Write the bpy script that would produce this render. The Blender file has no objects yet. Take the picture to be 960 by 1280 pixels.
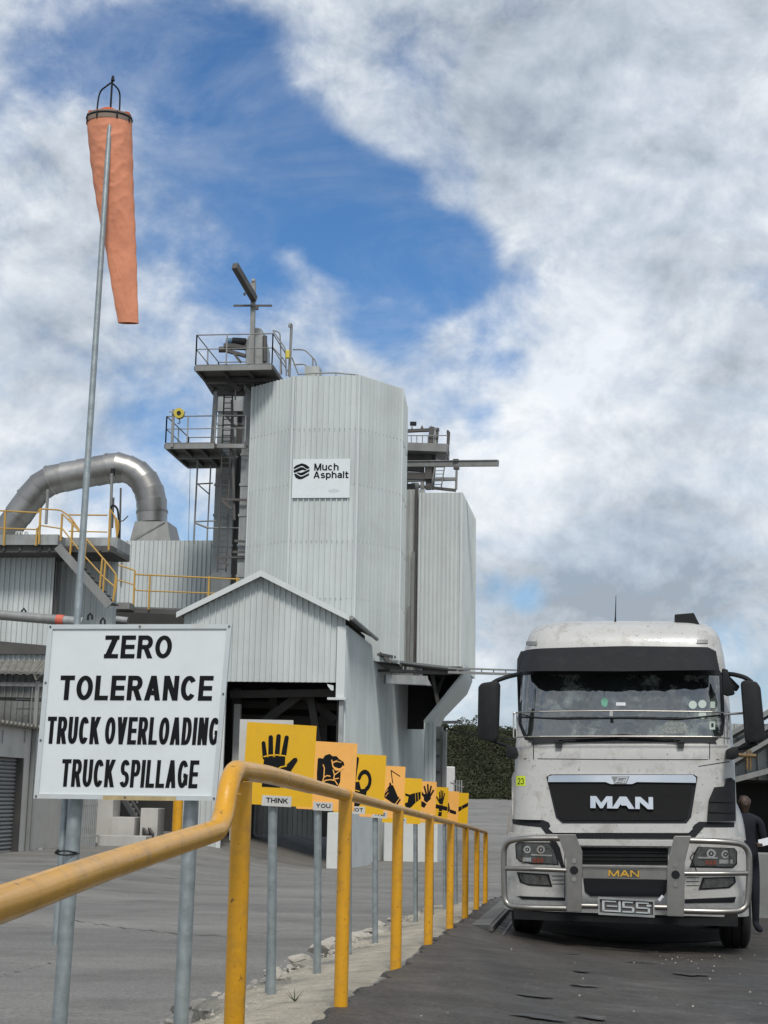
import bpy, bmesh, math, random
from mathutils import Vector, Matrix
random.seed(7)
D2R = math.radians
S = bpy.context.scene
COL = S.collection

# ------------------------------------------------------------------ camera
F_PX, W_PX, H_PX = 1850.0, 960.0, 1280.0
CZ = 1.46                                  # camera height over the ground under the lorry
PITCH, ROLL = math.atan(358/1850), 0.019
fwd = Vector((0, math.cos(PITCH), math.sin(PITCH)))
up0 = Vector((0, -math.sin(PITCH), math.cos(PITCH)))
rt0 = Vector((1, 0, 0))
rt = rt0*math.cos(ROLL) + up0*math.sin(ROLL)
up = up0*math.cos(ROLL) - rt0*math.sin(ROLL)
camd = bpy.data.cameras.new('camera')
cam = bpy.data.objects.new('camera', camd); COL.objects.link(cam)
cam.matrix_world = Matrix(((rt.x, up.x, -fwd.x, 0), (rt.y, up.y, -fwd.y, 0), (rt.z, up.z, -fwd.z, CZ), (0, 0, 0, 1)))
camd.sensor_fit = 'VERTICAL'; camd.sensor_height = 36; camd.lens = F_PX/H_PX*36
camd.clip_start = 0.05; camd.clip_end = 6000
S.camera = cam

def ray(px, py):
    return (fwd + rt*((px-W_PX/2)/F_PX) + up*((H_PX/2-py)/F_PX))
def P(px, py, Y):
    d = ray(px, py); k = Y/d.y
    return Vector((d.x*k, Y, d.z*k + CZ))

class Frame:                               # a yawed ground frame: s to the right, t away
    def __init__(self, yaw, o=(0, 0, 0)):
        self.a = yaw; self.o = Vector(o)
        self.S = Vector((math.cos(yaw), -math.sin(yaw), 0)); self.T = Vector((math.sin(yaw), math.cos(yaw), 0))
        self.c = Vector((0, 0, CZ)) - self.o
    def w(self, s, t, z): return self.o + self.S*s + self.T*t + Vector((0, 0, z))
    def at_t(self, px, py, t):
        d = ray(px, py); k = (t - self.c.dot(self.T))/d.dot(self.T); p = self.c + d*k
        return (p.dot(self.S), t, p.z)
    def at_s(self, px, py, s):
        d = ray(px, py); k = (s - self.c.dot(self.S))/d.dot(self.S); p = self.c + d*k
        return (s, p.dot(self.T), p.z)
BF = Frame(D2R(7.2))
B = BF.w; BT = BF.at_t; BS = BF.at_s
def Bp(px, py, t): return B(*BT(px, py, t))

# ------------------------------------------------------------------ light
SUN_EL, SUN_AZ = D2R(50), D2R(178)         # azimuth clockwise from +Y: behind, a little to the left
W = bpy.data.worlds.new('World'); S.world = W; W.use_nodes = True
nt = W.node_tree; nt.nodes.clear()
def wn(t, **k):
    n = nt.nodes.new(t)
    for a, v in k.items(): setattr(n, a, v)
    return n
out = wn('ShaderNodeOutputWorld'); bg = wn('ShaderNodeBackground'); bg.inputs[1].default_value = 0.1
nt.links.new(bg.outputs[0], out.inputs[0])
sky = wn('ShaderNodeTexSky', sky_type='NISHITA', sun_disc=False, sun_elevation=SUN_EL, sun_rotation=SUN_AZ)
sky.air_density = 1.1; sky.dust_density = 0.4; sky.ozone_density = 1.6
tc = wn('ShaderNodeTexCoord')
def link(a, b): nt.links.new(a, b)
def noise(scale, detail, rough, dist=0.0, stretch=(1, 1, 1), off=(0, 0, 0), lac=2.0):
    mp = wn('ShaderNodeMapping'); mp.inputs['Scale'].default_value = stretch; mp.inputs['Location'].default_value = off
    link(tc.outputs['Generated'], mp.inputs[0])
    n = wn('ShaderNodeTexNoise'); n.inputs['Scale'].default_value = scale; n.inputs['Detail'].default_value = detail
    n.inputs['Roughness'].default_value = rough; n.inputs['Distortion'].default_value = dist; n.inputs['Lacunarity'].default_value = lac
    link(mp.outputs[0], n.inputs[0]); return n.outputs[0]
def mth(op, a, b=None, c=None, clamp=False):
    m = wn('ShaderNodeMath', operation=op, use_clamp=clamp)
    for i, v in enumerate((a, b, c)):
        if v is None: continue
        if isinstance(v, (int, float)): m.inputs[i].default_value = v
        else: link(v, m.inputs[i])
    return m.outputs[0]
def mrange(v, a, b, c=0, d=1, smooth=True):
    m = wn('ShaderNodeMapRange'); m.interpolation_type = 'SMOOTHSTEP' if smooth else 'LINEAR'
    link(v, m.inputs[0]); m.inputs[1].default_value = a; m.inputs[2].default_value = b; m.inputs[3].default_value = c; m.inputs[4].default_value = d
    return m.outputs[0]
def blob(px, py, r_in, r_out):             # smooth cap of sky round a direction; radii in degrees
    d = ray(px, py).normalized()
    v = wn('ShaderNodeVectorMath', operation='DOT_PRODUCT'); link(tc.outputs['Generated'], v.inputs[0]); v.inputs[1].default_value = d
    return mrange(v.outputs['Value'], math.cos(D2R(r_out)), math.cos(D2R(r_in)))
big = noise(4.2, 10, 0.56, 0.25, (1, 1, 1.25), (3.1, 0.7, 1.3))
fine = noise(15.0, 9, 0.62, 0.25, (1, 1, 1.2), (1.1, 4.7, 0.3))
cov = mth('ADD', mth('MULTIPLY', big, 0.62), mth('MULTIPLY', fine, 0.42))
cov = mth('ADD', cov, 0.085)
for (px, py, a, b, k) in [
        (230, 90, 0.2, 4.6, -0.26), (345, 200, 0.3, 3.6, -0.26), (450, 270, 0.3, 3.4, -0.28), (550, 330, 0.2, 2.6, -0.26), (490, 395, 0.2, 2.4, -0.16), (200, 250, .2, 3.0, -.14), (90, 50, 0.2, 3.4, -0.12),
        (20, 130, 0.2, 2.6, -0.06), (650, 728, 0.0, 1.6, -0.13), (672, 745, 0, 1.2, -.08), (612, 530, 0.1, 1.2, -0.14), (300, 340, 0.2, 2.6, -0.12), (600, 700, .0, 1.4, -.06), (720, 480, 0, 1.4, -.08), (640, 460, 0, 1.0, -.08),
        (820, 150, 1, 8.0, 0.26), (660, 120, 0.3, 3.2, 0.14), (60, 400, 1, 3.6, 0.06), (800, 580, 2, 8.0, 0.20), (60, 590, 1, 4.5, 0.16), (650, 240, .3, 2.0, 0.12), (340, 430, .3, 1.6, .05)]:
    cov = mth('ADD', cov, mth('MULTIPLY', blob(px, py, a, b), k))
bk = wn('ShaderNodeVectorMath', operation='DOT_PRODUCT'); link(tc.outputs['Generated'], bk.inputs[0]); bk.inputs[1].default_value = (0, -1, 0)
cov = mth('ADD', cov, mrange(bk.outputs['Value'], -0.6, 0.4, 0, 0.10))  # cloud cover added behind the camera for the windscreen's reflections
mask = mrange(cov, 0.43, 0.71)
veil = noise(6.0, 9, 0.62, 0.5, (1.0, 1.0, 2.2), (2.3, 9.2, 4.0))
mask = mth('ADD', mth('MULTIPLY', mask, 0.90), mth('MULTIPLY', mrange(veil, 0.38, 0.74), 0.34), clamp=True)
big_up = noise(4.2, 10, 0.56, 0.25, (1, 1, 1.25), (3.1-.010, 0.7-.012, 1.3+.035))
fine_up = noise(15.0, 9, 0.62, 0.25, (1, 1, 1.2), (1.1-.004, 4.7-.004, 0.3+.012))
tex2 = noise(5.5, 9, 0.55, 0.2, (1, 1, 1.5), (7.3, 2.2, 5.0))
shade = mth('ADD', mth('MULTIPLY', mrange(tex2, 0.30, 0.66), 0.42), 0.24)
shade = mth('ADD', shade, mth('MULTIPLY', mth('SUBTRACT', big, big_up), 2.0))
shade = mth('ADD', shade, mth('MULTIPLY', mth('SUBTRACT', fine, fine_up), 1.4))
for (px, py, a, b, k) in [(800, 730, 1, 4.5, -0.20), (700, 760, .5, 2.5, -.08), (900, 170, .5, 4, -0.10), (700, 440, 1, 4.5, 0.16), (560, 440, .5, 3.0, .16), (640, 600, .5, 3, .20), (560, 200, 0.3, 2.2, 0.12), (60, 560, 1, 6, .12), (880, 640, 1, 4, -.08)]:
    shade = mth('ADD', shade, mth('MULTIPLY', blob(px, py, a, b), k), clamp=True)
cr = wn('ShaderNodeValToRGB'); link(shade, cr.inputs[0])
cr.color_ramp.elements[0].color = (3.3, 3.8, 4.4, 1); cr.color_ramp.elements[1].color = (8.4, 8.7, 9.0, 1)
e = cr.color_ramp.elements.new(0.5); e.color = (5.6, 6.15, 6.8, 1)
mx = wn('ShaderNodeMixRGB'); link(mask, mx.inputs[0])
hs = wn('ShaderNodeMixRGB', blend_type='MULTIPLY'); hs.inputs[0].default_value = 1; hs.inputs[2].default_value = (0.50, 0.80, 1.08, 1)
link(sky.outputs[0], hs.inputs[1]); link(hs.outputs[0], mx.inputs[1]); link(cr.outputs[0], mx.inputs[2])
link(mx.outputs[0], bg.inputs[0])
sl = bpy.data.lights.new('sun', 'SUN'); sl.energy = 2.3; sl.angle = D2R(12); sl.color = (1, .96, .9)
so = bpy.data.objects.new('sun', sl); COL.objects.link(so); so.location = (-20, -20, 40)
sd = Vector((math.sin(SUN_AZ)*math.cos(SUN_EL), math.cos(SUN_AZ)*math.cos(SUN_EL), math.sin(SUN_EL)))
so.rotation_euler = sd.to_track_quat('Z', 'Y').to_euler()
vs = S.view_settings; vs.view_transform = 'Standard'; vs.look = 'None'; vs.gamma = 1; vs.exposure = 0.15; vs.use_curve_mapping = False

# ------------------------------------------------------------------ materials
def M(name, col, rough=0.5, metal=0.0, var=0.12, vscale=1.2, streak=0.0, bump=0.0, bscale=40.0, dirt=None, dirt_amt=0.0, dscale=6.0,
      coat=0.0, rnd=0.0, speck=0.0, sscale=90, spots=None, spscale=45, track=None, spec=0.5, rvar=0.0, stretch=(1, 1, 1), dirt2=0.0):
    m = bpy.data.materials.new(name); m.use_nodes = True
    t = m.node_tree; b = t.nodes['Principled BSDF']; L = t.links.new
    b.inputs['Roughness'].default_value = rough; b.inputs['Metallic'].default_value = metal
    b.inputs['Coat Weight'].default_value = coat; b.inputs['Specular IOR Level'].default_value = spec
    g = t.nodes.new('ShaderNodeNewGeometry'); pos = g.outputs['Position']
    def nz(scale, detail=6, r=0.6, st=(1, 1, 1)):
        mp = t.nodes.new('ShaderNodeMapping'); mp.inputs['Scale'].default_value = st; L(pos, mp.inputs[0])
        n = t.nodes.new('ShaderNodeTexNoise'); n.inputs['Scale'].default_value = scale; n.inputs['Detail'].default_value = detail
        n.inputs['Roughness'].default_value = r; L(mp.outputs[0], n.inputs[0]); return n.outputs[0]
    def mr(v, a, b_, c, d):
        q = t.nodes.new('ShaderNodeMapRange'); L(v, q.inputs[0]); q.inputs[1].default_value = a; q.inputs[2].default_value = b_
        q.inputs[3].default_value = c; q.inputs[4].default_value = d; return q.outputs[0]
    def mul(c1, f):
        q = t.nodes.new('ShaderNodeVectorMath'); q.operation = 'SCALE'
        if isinstance(c1, tuple): q.inputs[0].default_value = c1[:3]
        else: L(c1, q.inputs[0])
        L(f, q.inputs['Scale']); return q.outputs[0]
    c = mul(col, mr(nz(vscale, st=stretch), .3, .7, 1-var, 1+var))
    if streak: c = mul(c, mr(nz(2.2, 5, .65, (1, 1, .06)), .3, .7, 1-streak, 1+streak*.5))
    if track: c = mul(c, mr(nz(track[2], 6, .6, track[1]), .32, .68, 1-track[0], 1+track[0]*.7))
    if speck: c = mul(c, mr(nz(sscale, 3, .8), .40, .60, 1-speck, 1+speck))
    if rnd:
        oi = t.nodes.new('ShaderNodeObjectInfo'); c = mul(c, mr(oi.outputs['Random'], 0, 1, 1-rnd, 1+rnd))
    if dirt:
        mxn = t.nodes.new('ShaderNodeMixRGB'); L(mr(nz(dscale, 9, .7), .5, .78, dirt2, dirt_amt+dirt2), mxn.inputs[0]); L(c, mxn.inputs[1])
        mxn.inputs[2].default_value = tuple(dirt)+(1,); c = mxn.outputs[0]
    if spots:
        mxn = t.nodes.new('ShaderNodeMixRGB'); L(mr(nz(spscale, 4, .6), .64, .70, 0, .8), mxn.inputs[0]); L(c, mxn.inputs[1])
        mxn.inputs[2].default_value = tuple(spots)+(1,); c = mxn.outputs[0]
    L(c, b.inputs['Base Color'])
    if rvar: L(mr(nz(vscale*2.3, 7), .3, .7, rough-rvar, rough+rvar), b.inputs['Roughness'])
    if bump:
        bn = t.nodes.new('ShaderNodeBump'); bn.inputs['Strength'].default_value = bump; bn.inputs['Distance'].default_value = .02
        L(nz(bscale, 8, .65), bn.inputs['Height']); L(bn.outputs[0], b.inputs['Normal'])
    return m
CLAD = M('pale_cladding', (.52, .555, .545), .45, .0, .05, .6, streak=.10, rnd=.035, dirt=(.25, .2, .15), dirt_amt=.14, dscale=.9)
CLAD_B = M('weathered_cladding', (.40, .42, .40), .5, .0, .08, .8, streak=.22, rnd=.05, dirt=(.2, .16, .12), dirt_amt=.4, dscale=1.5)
CLAD_D = M('dirty_cladding', (.20, .21, .20), .6, .0, .15, .8, streak=.35, rnd=.06, dirt=(.1, .07, .05), dirt_amt=.6, dscale=1.5)
FLASH = M('cladding_flashing', (.57, .60, .59), .45, 0, .05, .8, streak=.08)
STEEL = M('grey_painted_steel', (.24, .245, .235), .5, .2, .18, 1.5, streak=.2, dirt=(.12, .07, .04), dirt_amt=.5, dscale=3)
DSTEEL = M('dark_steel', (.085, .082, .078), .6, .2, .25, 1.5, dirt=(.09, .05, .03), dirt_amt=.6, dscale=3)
SHAFT = M('elevator_casing', (.31, .325, .32), .5, .1, .12, .9, streak=.3, dirt=(.1, .08, .06), dirt_amt=.5, dscale=2)
GALV = M('galvanised_steel', (.30, .34, .35), .48, .55, .22, 14, bump=.08, bscale=60, rvar=.1, dirt=(.22, .2, .17), dirt_amt=.3, dscale=10)
DUCT = M('stainless_duct', (.34, .33, .315), .40, .92, .12, .9, rvar=.08, rnd=.22, dirt=(.2, .17, .14), dirt_amt=.4, dscale=2)
YEL = M('yellow_paint', (.66, .32, .010), .36, 0, .07, 2.5, coat=.25, dirt=(.22, .13, .05), dirt_amt=.6, dscale=11, bump=.12, bscale=40, rvar=.1, spots=(.10, .05, .02), spscale=38)
YEL2 = M('yellow_walkway_paint', (.46, .27, .05), .5, 0, .1, 3, dirt=(.2, .14, .08), dirt_amt=.5, dscale=8)
BOARD_Y = M('deep_yellow_board', (.72, .41, .006), .45, 0, .05, 3, dirt=(.35, .22, .06), dirt_amt=.3, dscale=12)
BOARD_O = M('orange_yellow_board', (.86, .43, .10), .45, 0, .05, 3, dirt=(.4, .25, .1), dirt_amt=.3, dscale=12)
SIGNW = M('white_sign_face', (.64, .68, .69), .42, 0, .03, 3, dirt=(.4, .4, .36), dirt_amt=.22, dscale=5, coat=.2)
SIGNF = M('aluminium_frame', (.55, .59, .60), .4, .3, .08, 6, dirt=(.35, .27, .15), dirt_amt=.45, dscale=6)
STAIN = M('ochre_stained_strip', (.42, .33, .17), .6, 0, .2, 14)
BLACK = M('black_print', (.005, .0055, .007), .75, 0, .1, 10, spec=.2)
WHITE = M('white_plate', (.52, .52, .50), .5, 0, .05, 5, dirt=(.3, .28, .24), dirt_amt=.3)
ASPH = M('lane_asphalt', (.074, .064, .051), .58, 0, .3, .9, bump=1.4, bscale=50, dirt=(.020, .019, .018), dirt_amt=.95, dscale=.9, rvar=.22, speck=.45, sscale=38, track=(.35, (1.6, .10, 1), 1.1))
YARD = M('yard_asphalt', (.205, .196, .178), .8, 0, .2, .35, bump=.9, bscale=45, dirt=(.10, .096, .088), dirt_amt=.95, dscale=.8, rvar=.1, stretch=(.35, 1, 1), speck=.22, sscale=34, track=(.15, (.10, .8, 1), 1.4))
CONC = M('kerb_concrete', (.38, .34, .265), .85, 0, .22, 3, bump=1.0, bscale=22, dirt=(.12, .105, .08), dirt_amt=.85, dscale=5, speck=.25, sscale=70)
CONC2 = M('slab_concrete', (.13, .13, .12), .75, 0, .2, 1.5, bump=.4, bscale=35, dirt=(.05, .05, .045), dirt_amt=.8, dscale=2.5)
PLAST = M('plastered_wall', (.47, .46, .43), .85, 0, .06, .7, streak=.1, dirt=(.2, .18, .15), dirt_amt=.4, dscale=1.2)
PLINTH = M('whitewashed_plinth', (.58, .60, .58), .8, 0, .06, 1, dirt=(.3, .28, .24), dirt_amt=.35, dscale=1.5)
ROOFM = M('fibre_cement_roof', (.20, .19, .165), .85, 0, .2, 2, streak=.2, dirt=(.08, .075, .06), dirt_amt=.6, dscale=3)
SHUT = M('roller_shutter', (.28, .29, .29), .5, .2, .08, 2)
SOCK = M('faded_orange_fabric', (.64, .25, .14), .8, 0, .12, 5, bump=.25, bscale=9, dirt=(.36, .14, .08), dirt_amt=.5, dscale=8)
SOCKI = M('bright_orange_fabric', (.75, .14, .03), .8, 0, .08, 6)
HEM = M('grey_hem', (.20, .15, .12), .8)
IRON = M('black_iron', (.012, .013, .016), .6, .2, spec=.3)
HILLM = M('hill_soil', (.045, .042, .028), .95, 0, .35, .08, dirt=(.03, .035, .018), dirt_amt=.8, dscale=.15)
LEAF = M('bush_leaves', (.046, .052, .030), .95, 0, .35, .3, dirt=(.060, .048, .034), dirt_amt=.8, dscale=.5, spec=.05)
LEAF2 = M('tree_leaves', (.045, .055, .03), .8, 0, .4, 1.5)
BARK = M('bark', (.08, .07, .055), .9)
ROCK = M('broken_concrete', (.40, .37, .32), .9, 0, .2, 9, bump=.6, bscale=30, dirt=(.16, .14, .11), dirt_amt=.6, dscale=9)
TWHITE = M('lorry_white_paint', (.47, .465, .445), .38, 0, .06, 2, coat=.15, dirt=(.17, .15, .12), dirt_amt=.85, dscale=4, rvar=.08, spots=(.10, .085, .07), spscale=32, streak=.06)
TPLAS = M('black_plastic', (.009, .010, .011), .65, 0, .15, 10, dirt=(.035, .033, .03), dirt_amt=.4, dscale=9, spec=.3)
TGRILL = M('grille_mesh', (.006, .006, .0065), .7, 0, .2, 20, spec=.25)
RUBBER = M('tyre_rubber', (.018, .017, .016), .8, 0, .3, 8)
CHROME = M('chrome', (.80, .81, .82), .10, 1, .02, 4, rvar=.05)
INOX = M('polished_bull_bar', (.34, .325, .30), .38, .95, .08, 4, rvar=.06, dirt=(.22, .19, .15), dirt_amt=.45, dscale=7)
GLASS = M('windscreen_glass', (.016, .021, .020), .045, 0, .3, 2, spec=1.0, dirt=(.20, .23, .205), dirt_amt=1.6, dscale=3.2, stretch=(1, 1, .6))  # greenish dust smears, painted strong to stand in for reflected clouds
GLASS.node_tree.nodes['Principled BSDF'].inputs['IOR'].default_value = 1.9
t_ = GLASS.node_tree; nz_ = t_.nodes.new('ShaderNodeTexNoise'); nz_.inputs['Scale'].default_value = 2.6; nz_.inputs['Detail'].default_value = 3; bn_ = t_.nodes.new('ShaderNodeBump'); bn_.inputs['Strength'].default_value = .35; bn_.inputs['Distance'].default_value = .03
gg_ = t_.nodes.new('ShaderNodeNewGeometry'); t_.links.new(gg_.outputs['Position'], nz_.inputs[0]); t_.links.new(nz_.outputs[0], bn_.inputs['Height']); t_.links.new(bn_.outputs[0], t_.nodes['Principled BSDF'].inputs['Normal'])
LENS = M('headlight_glass', (.075, .08, .08), .12, .3, .5, 25, coat=1)
REFL = M('lamp_reflector', (.7, .7, .7), .12, 1, .1, 30)
ORANGE = M('orange_indicator', (.16, .035, .018), .3, 0, .2, 30, coat=.5)
LIME = M('lime_sticker', (.62, .75, .02), .5, 0, .02, 4)
STICK = M('pale_sticker', (.38, .46, .42), .5)
GREEN = M('green_freshener', (.08, .30, .20), .5)
GOLD = M('gold_lettering', (.55, .32, .03), .5, 0, .3, 60)
HATCH = M('net_on_dashboard', (.15, .17, .16), .6, 0, .6, 45)
NAVY = M('navy_overalls', (.006, .007, .014), .85)
SKIN = M('skin', (.055, .032, .022), .6)
HAIR = M('dark_hair', (.01, .009, .008), .7)
PAPER = M('paper', (.6, .62, .65), .7)
BLUEM = M('blue_motor', (.06, .14, .22), .5, .1)
HOIST = M('yellow_hoist', (.52, .42, .05), .5)
REDB = M('red_band', (.55, .12, .07), .6)
DULLR = M('dark_interior', (.035, .034, .032), .8, .1, .3, .6)  # near-black colour stands in for the shade inside shed, hopper and bays
RUSTY = M('rusty_pipe', (.16, .10, .04), .7, 0, .3, 20)
WEED = M('weed', (.05, .08, .02), .8)

# ------------------------------------------------------------------ helpers
def tag(o, label=None, cat=None, group=None, kind=None):
    if label: o['label'] = label
    if cat: o['category'] = cat
    if group: o['group'] = group
    if kind: o['kind'] = kind
    return o
def thing(name, loc, label, cat, group=None):
    o = bpy.data.objects.new(name, None); COL.objects.link(o); o.location = loc; o.empty_display_size = .2
    return tag(o, label, cat, group)
def wloc(o):
    v = Vector((0, 0, 0))
    while o is not None: v = v + o.location; o = o.parent
    return v
class G:
    def __init__(s): s.v = []; s.f = []
    def add(s, vs, fs):
        n = len(s.v); s.v += [Vector(v) for v in vs]; s.f += [tuple(i+n for i in f) for f in fs]; return s
    def hexa(s, p):                        # 8 corners: bottom loop 4, top loop 4
        return s.add(p, [(3, 2, 1, 0), (4, 5, 6, 7), (0, 1, 5, 4), (1, 2, 6, 5), (2, 3, 7, 6), (3, 0, 4, 7)])
    def boxf(s, fn, a0, a1, b0, b1, c0, c1):   # box in any frame given by fn(a,b,c)
        return s.hexa([fn(a0, b0, c0), fn(a1, b0, c0), fn(a1, b1, c0), fn(a0, b1, c0), fn(a0, b0, c1), fn(a1, b0, c1), fn(a1, b1, c1), fn(a0, b1, c1)])
    def bar(s, p, q, w, h=None, upv=Vector((0, 0, 1))):   # rectangular bar p->q
        h = h or w; p = Vector(p); q = Vector(q); d = (q-p).normalized()
        x = d.cross(upv)
        if x.length < 1e-4: x = d.cross(Vector((0, 1, 0)))
        x.normalize(); y = x.cross(d)
        c = [(-w/2, -h/2), (w/2, -h/2), (w/2, h/2), (-w/2, h/2)]
        return s.hexa([p + x*a + y*b for a, b in c] + [q + x*a + y*b for a, b in c])
    def tube(s, pts, r, n=12, cap=True, closed=False):
        pts = [Vector(p) for p in pts]; m = len(pts)
        rs = r if isinstance(r, (list, tuple)) else [r]*m
        base = len(s.v); prev = None
        for i, p in enumerate(pts):
            if closed: d = (pts[(i+1) % m]-pts[i-1]).normalized()
            else: d = ((pts[min(i+1, m-1)]-pts[max(i-1, 0)])).normalized()
            if prev is None:
                x = d.cross(Vector((0, 0, 1)));
                if x.length < .05: x = d.cross(Vector((0, 1, 0)))
            else: x = prev - d*prev.dot(d)
            x.normalize(); prev = x; y = d.cross(x)
            for k in range(n):
                a = 2*math.pi*k/n; s.v.append(p + (x*math.cos(a)+y*math.sin(a))*rs[i])
        for i in range(m if closed else m-1):
            j = (i+1) % m
            for k in range(n):
                l = (k+1) % n; s.f.append((base+i*n+k, base+i*n+l, base+j*n+l, base+j*n+k))
        if cap and not closed:
            s.f.append(tuple(base+k for k in range(n))[::-1]); s.f.append(tuple(base+(m-1)*n+k for k in range(n)))
        return s
    def prism(s, poly, fn, c0, c1):        # polygon (a,b) extruded between c0 and c1 through fn(a,b,c)
        n = len(poly)
        return s.add([fn(a, b, c0) for a, b in poly] + [fn(a, b, c1) for a, b in poly],
                     [tuple(range(n))[::-1], tuple(range(n, 2*n))] + [(i, (i+1) % n, n+(i+1) % n, n+i) for i in range(n)])
    def build(s, name, mat, parent=None, smooth=False, base=None, bevel=0):
        off = wloc(parent) if parent is not None else (Vector(base) if base is not None else None)
        if off is None:
            mn = Vector((min(v.x for v in s.v), min(v.y for v in s.v), min(v.z for v in s.v))); mxx = Vector((max(v.x for v in s.v), max(v.y for v in s.v), 0))
            off = Vector(((mn.x+mxx.x)/2, (mn.y+mxx.y)/2, mn.z))
        me = bpy.data.meshes.new(name); me.from_pydata([v-off for v in s.v], [], s.f); me.update()
        bm = bmesh.new(); bm.from_mesh(me); bmesh.ops.recalc_face_normals(bm, faces=bm.faces)
        if bevel:
            bmesh.ops.bevel(bm, geom=[e_ for e_ in bm.edges if e_.is_manifold and e_.calc_face_angle(0) > .5], offset=bevel, segments=2, affect='EDGES', profile=.6)
        bm.to_mesh(me); bm.free()
        if smooth:
            me.polygons.foreach_set('use_smooth', [True]*len(me.polygons)); 
            try: me.set_sharp_from_angle(angle=D2R(38))
            except Exception: pass
        me.materials.append(mat)
        o = bpy.data.objects.new(name, me); COL.objects.link(o)
        if parent is not None: o.parent = parent
        else: o.location = off
        return o
def arc(pts, r, n=5):                      # round the corners of a polyline
    pts = [Vector(p) for p in pts]; o = [pts[0]]
    for i in range(1, len(pts)-1):
        a, b, c = pts[i-1], pts[i], pts[i+1]; d1 = (a-b); d2 = (c-b); k = min(r, d1.length*.49, d2.length*.49)
        p = b+d1.normalized()*k; q = b+d2.normalized()*k
        for j in range(n+1):
            u = j/n; o.append(p*(1-u)**2 + b*2*u*(1-u) + q*u*u)
    o.append(pts[-1]); return o
# a small bold sans alphabet: skeleton strokes in a unit box, widened with a pen
def _arc(cx, cy, rx, ry, a0, a1, n=14): return [(cx+rx*math.cos(D2R(a0+(a1-a0)*k/n)), cy+ry*math.sin(D2R(a0+(a1-a0)*k/n))) for k in range(n+1)]
GL = {
 'Z': (.62, [('h', 0, 1, 1), ('h', 0, 1, 0), ('d', .0, 0, 1, 1)]), 'E': (.62, [('v', 0, 0, 1), ('h', 0, 1, 1), ('h', 0, .93, .5), ('h', 0, 1, 0)]),
 'L': (.58, [('v', 0, 0, 1), ('h', 0, 1, 0)]), 'T': (.64, [('v', .5, 0, 1), ('h', 0, 1, 1)]), 'I': (.0, [('v', 0, 0, 1)]), 'H': (.68, [('v', 0, 0, 1), ('v', 1, 0, 1), ('h', 0, 1, .5)]),
 'N': (.70, [('v', 0, 0, 1), ('v', 1, 0, 1), ('d', 0, 1, 1, 0)]), 'V': (.74, [('d', 0, 1, .5, 0), ('d', 1, 1, .5, 0)]), 'A': (.76, [('d', 0, 0, .5, 1), ('d', 1, 0, .5, 1), ('hh', .22, .78, .26)]),
 'K': (.72, [('v', 0, 0, 1), ('d', 1, 1, .12, .36), ('d', .38, .58, 1, 0)]), 'Y': (.70, [('v', .5, 0, .45), ('D', 0, 1, .5, .42), ('D', 1, 1, .5, .42)]),
 'M': (.86, [('v', 0, 0, 1), ('v', 1, 0, 1), ('d', 0, 1, .5, 0), ('d', 1, 1, .5, 0)]),
 'O': (.78, [('s', _arc(.5, .5, .5, .5, 0, 360, 32))]), 'C': (.72, [('s', _arc(.5, .5, .5, .5, 38, 322, 28))]), 'G': (.76, [('s', _arc(.5, .5, .5, .5, 38, 335, 28)), ('v', 1, .12, .40), ('hh', .58, 1, .44)]),
 'U': (.68, [('s', [(0, 1.15), (0, .36)]+_arc(.5, .33, .5, .33, 180, 360)[1:]+[(1, 1.15)])]),
 'D': (.70, [('v', 0, 0, 1), ('s', [(0, 1), (.45, 1)]+_arc(.45, .5, .55, .5, 90, -90)[1:]+[(0, 0)])]),
 'P': (.64, [('v', 0, 0, 1), ('s', [(0, 1), (.6, 1)]+_arc(.6, .735, .4, .265, 90, -90)[1:]+[(0, .47)])]),
 'R': (.70, [('v', 0, 0, 1), ('s', [(0, 1), (.58, 1)]+_arc(.58, .745, .38, .255, 90, -90)[1:]+[(0, .49)]), ('d', .55, .46, 1, 0)]),
 'S': (.66, [('s', _arc(.5, .75, .46, .25, 25, 255, 18)[:-1]+_arc(.5, .25, .5, .25, 80, -155, 18))]),
 '2': (.6, [('s', _arc(.48, .72, .46, .28, 170, -20, 14)+[(.06, .02)]), ('h', 0, 1, 0)]), '3': (.6, [('s', _arc(.46, .75, .44, .25, 160, -80, 14)), ('s', _arc(.46, .26, .5, .26, 80, -165, 14))]),
 'u': (.54, [('s', [(0, .9), (0, .26)]+_arc(.45, .26, .45, .26, 180, 330, 8)[1:]), ('v', 1, 0, .72)]), 'c': (.54, [('s', _arc(.5, .36, .5, .36, 42, 318, 20))]),
 'h': (.54, [('v', 0, 0, 1), ('s', _arc(.5, .44, .5, .28, 175, 0, 10)+[(1, -.1)])]), 's': (.50, [('s', _arc(.5, .53, .44, .19, 25, 255, 14)[:-1]+_arc(.5, .19, .5, .19, 80, -155, 14))]),
 'p': (.56, [('v', 0, -.28, .72), ('s', _arc(.5, .36, .5, .36, 0, 360, 24))]), 'a': (.52, [('s', _arc(.5, .5, .46, .22, 155, 0, 10)+[(.96, -.1)]), ('s', _arc(.46, .20, .46, .20, 0, 360, 20))]),
 'l': (.0, [('v', 0, 0, 1)]), 't': (.34, [('v', .36, .02, .95), ('h', 0, 1, .70), ('h', .36, 1, 0)])}
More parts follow.
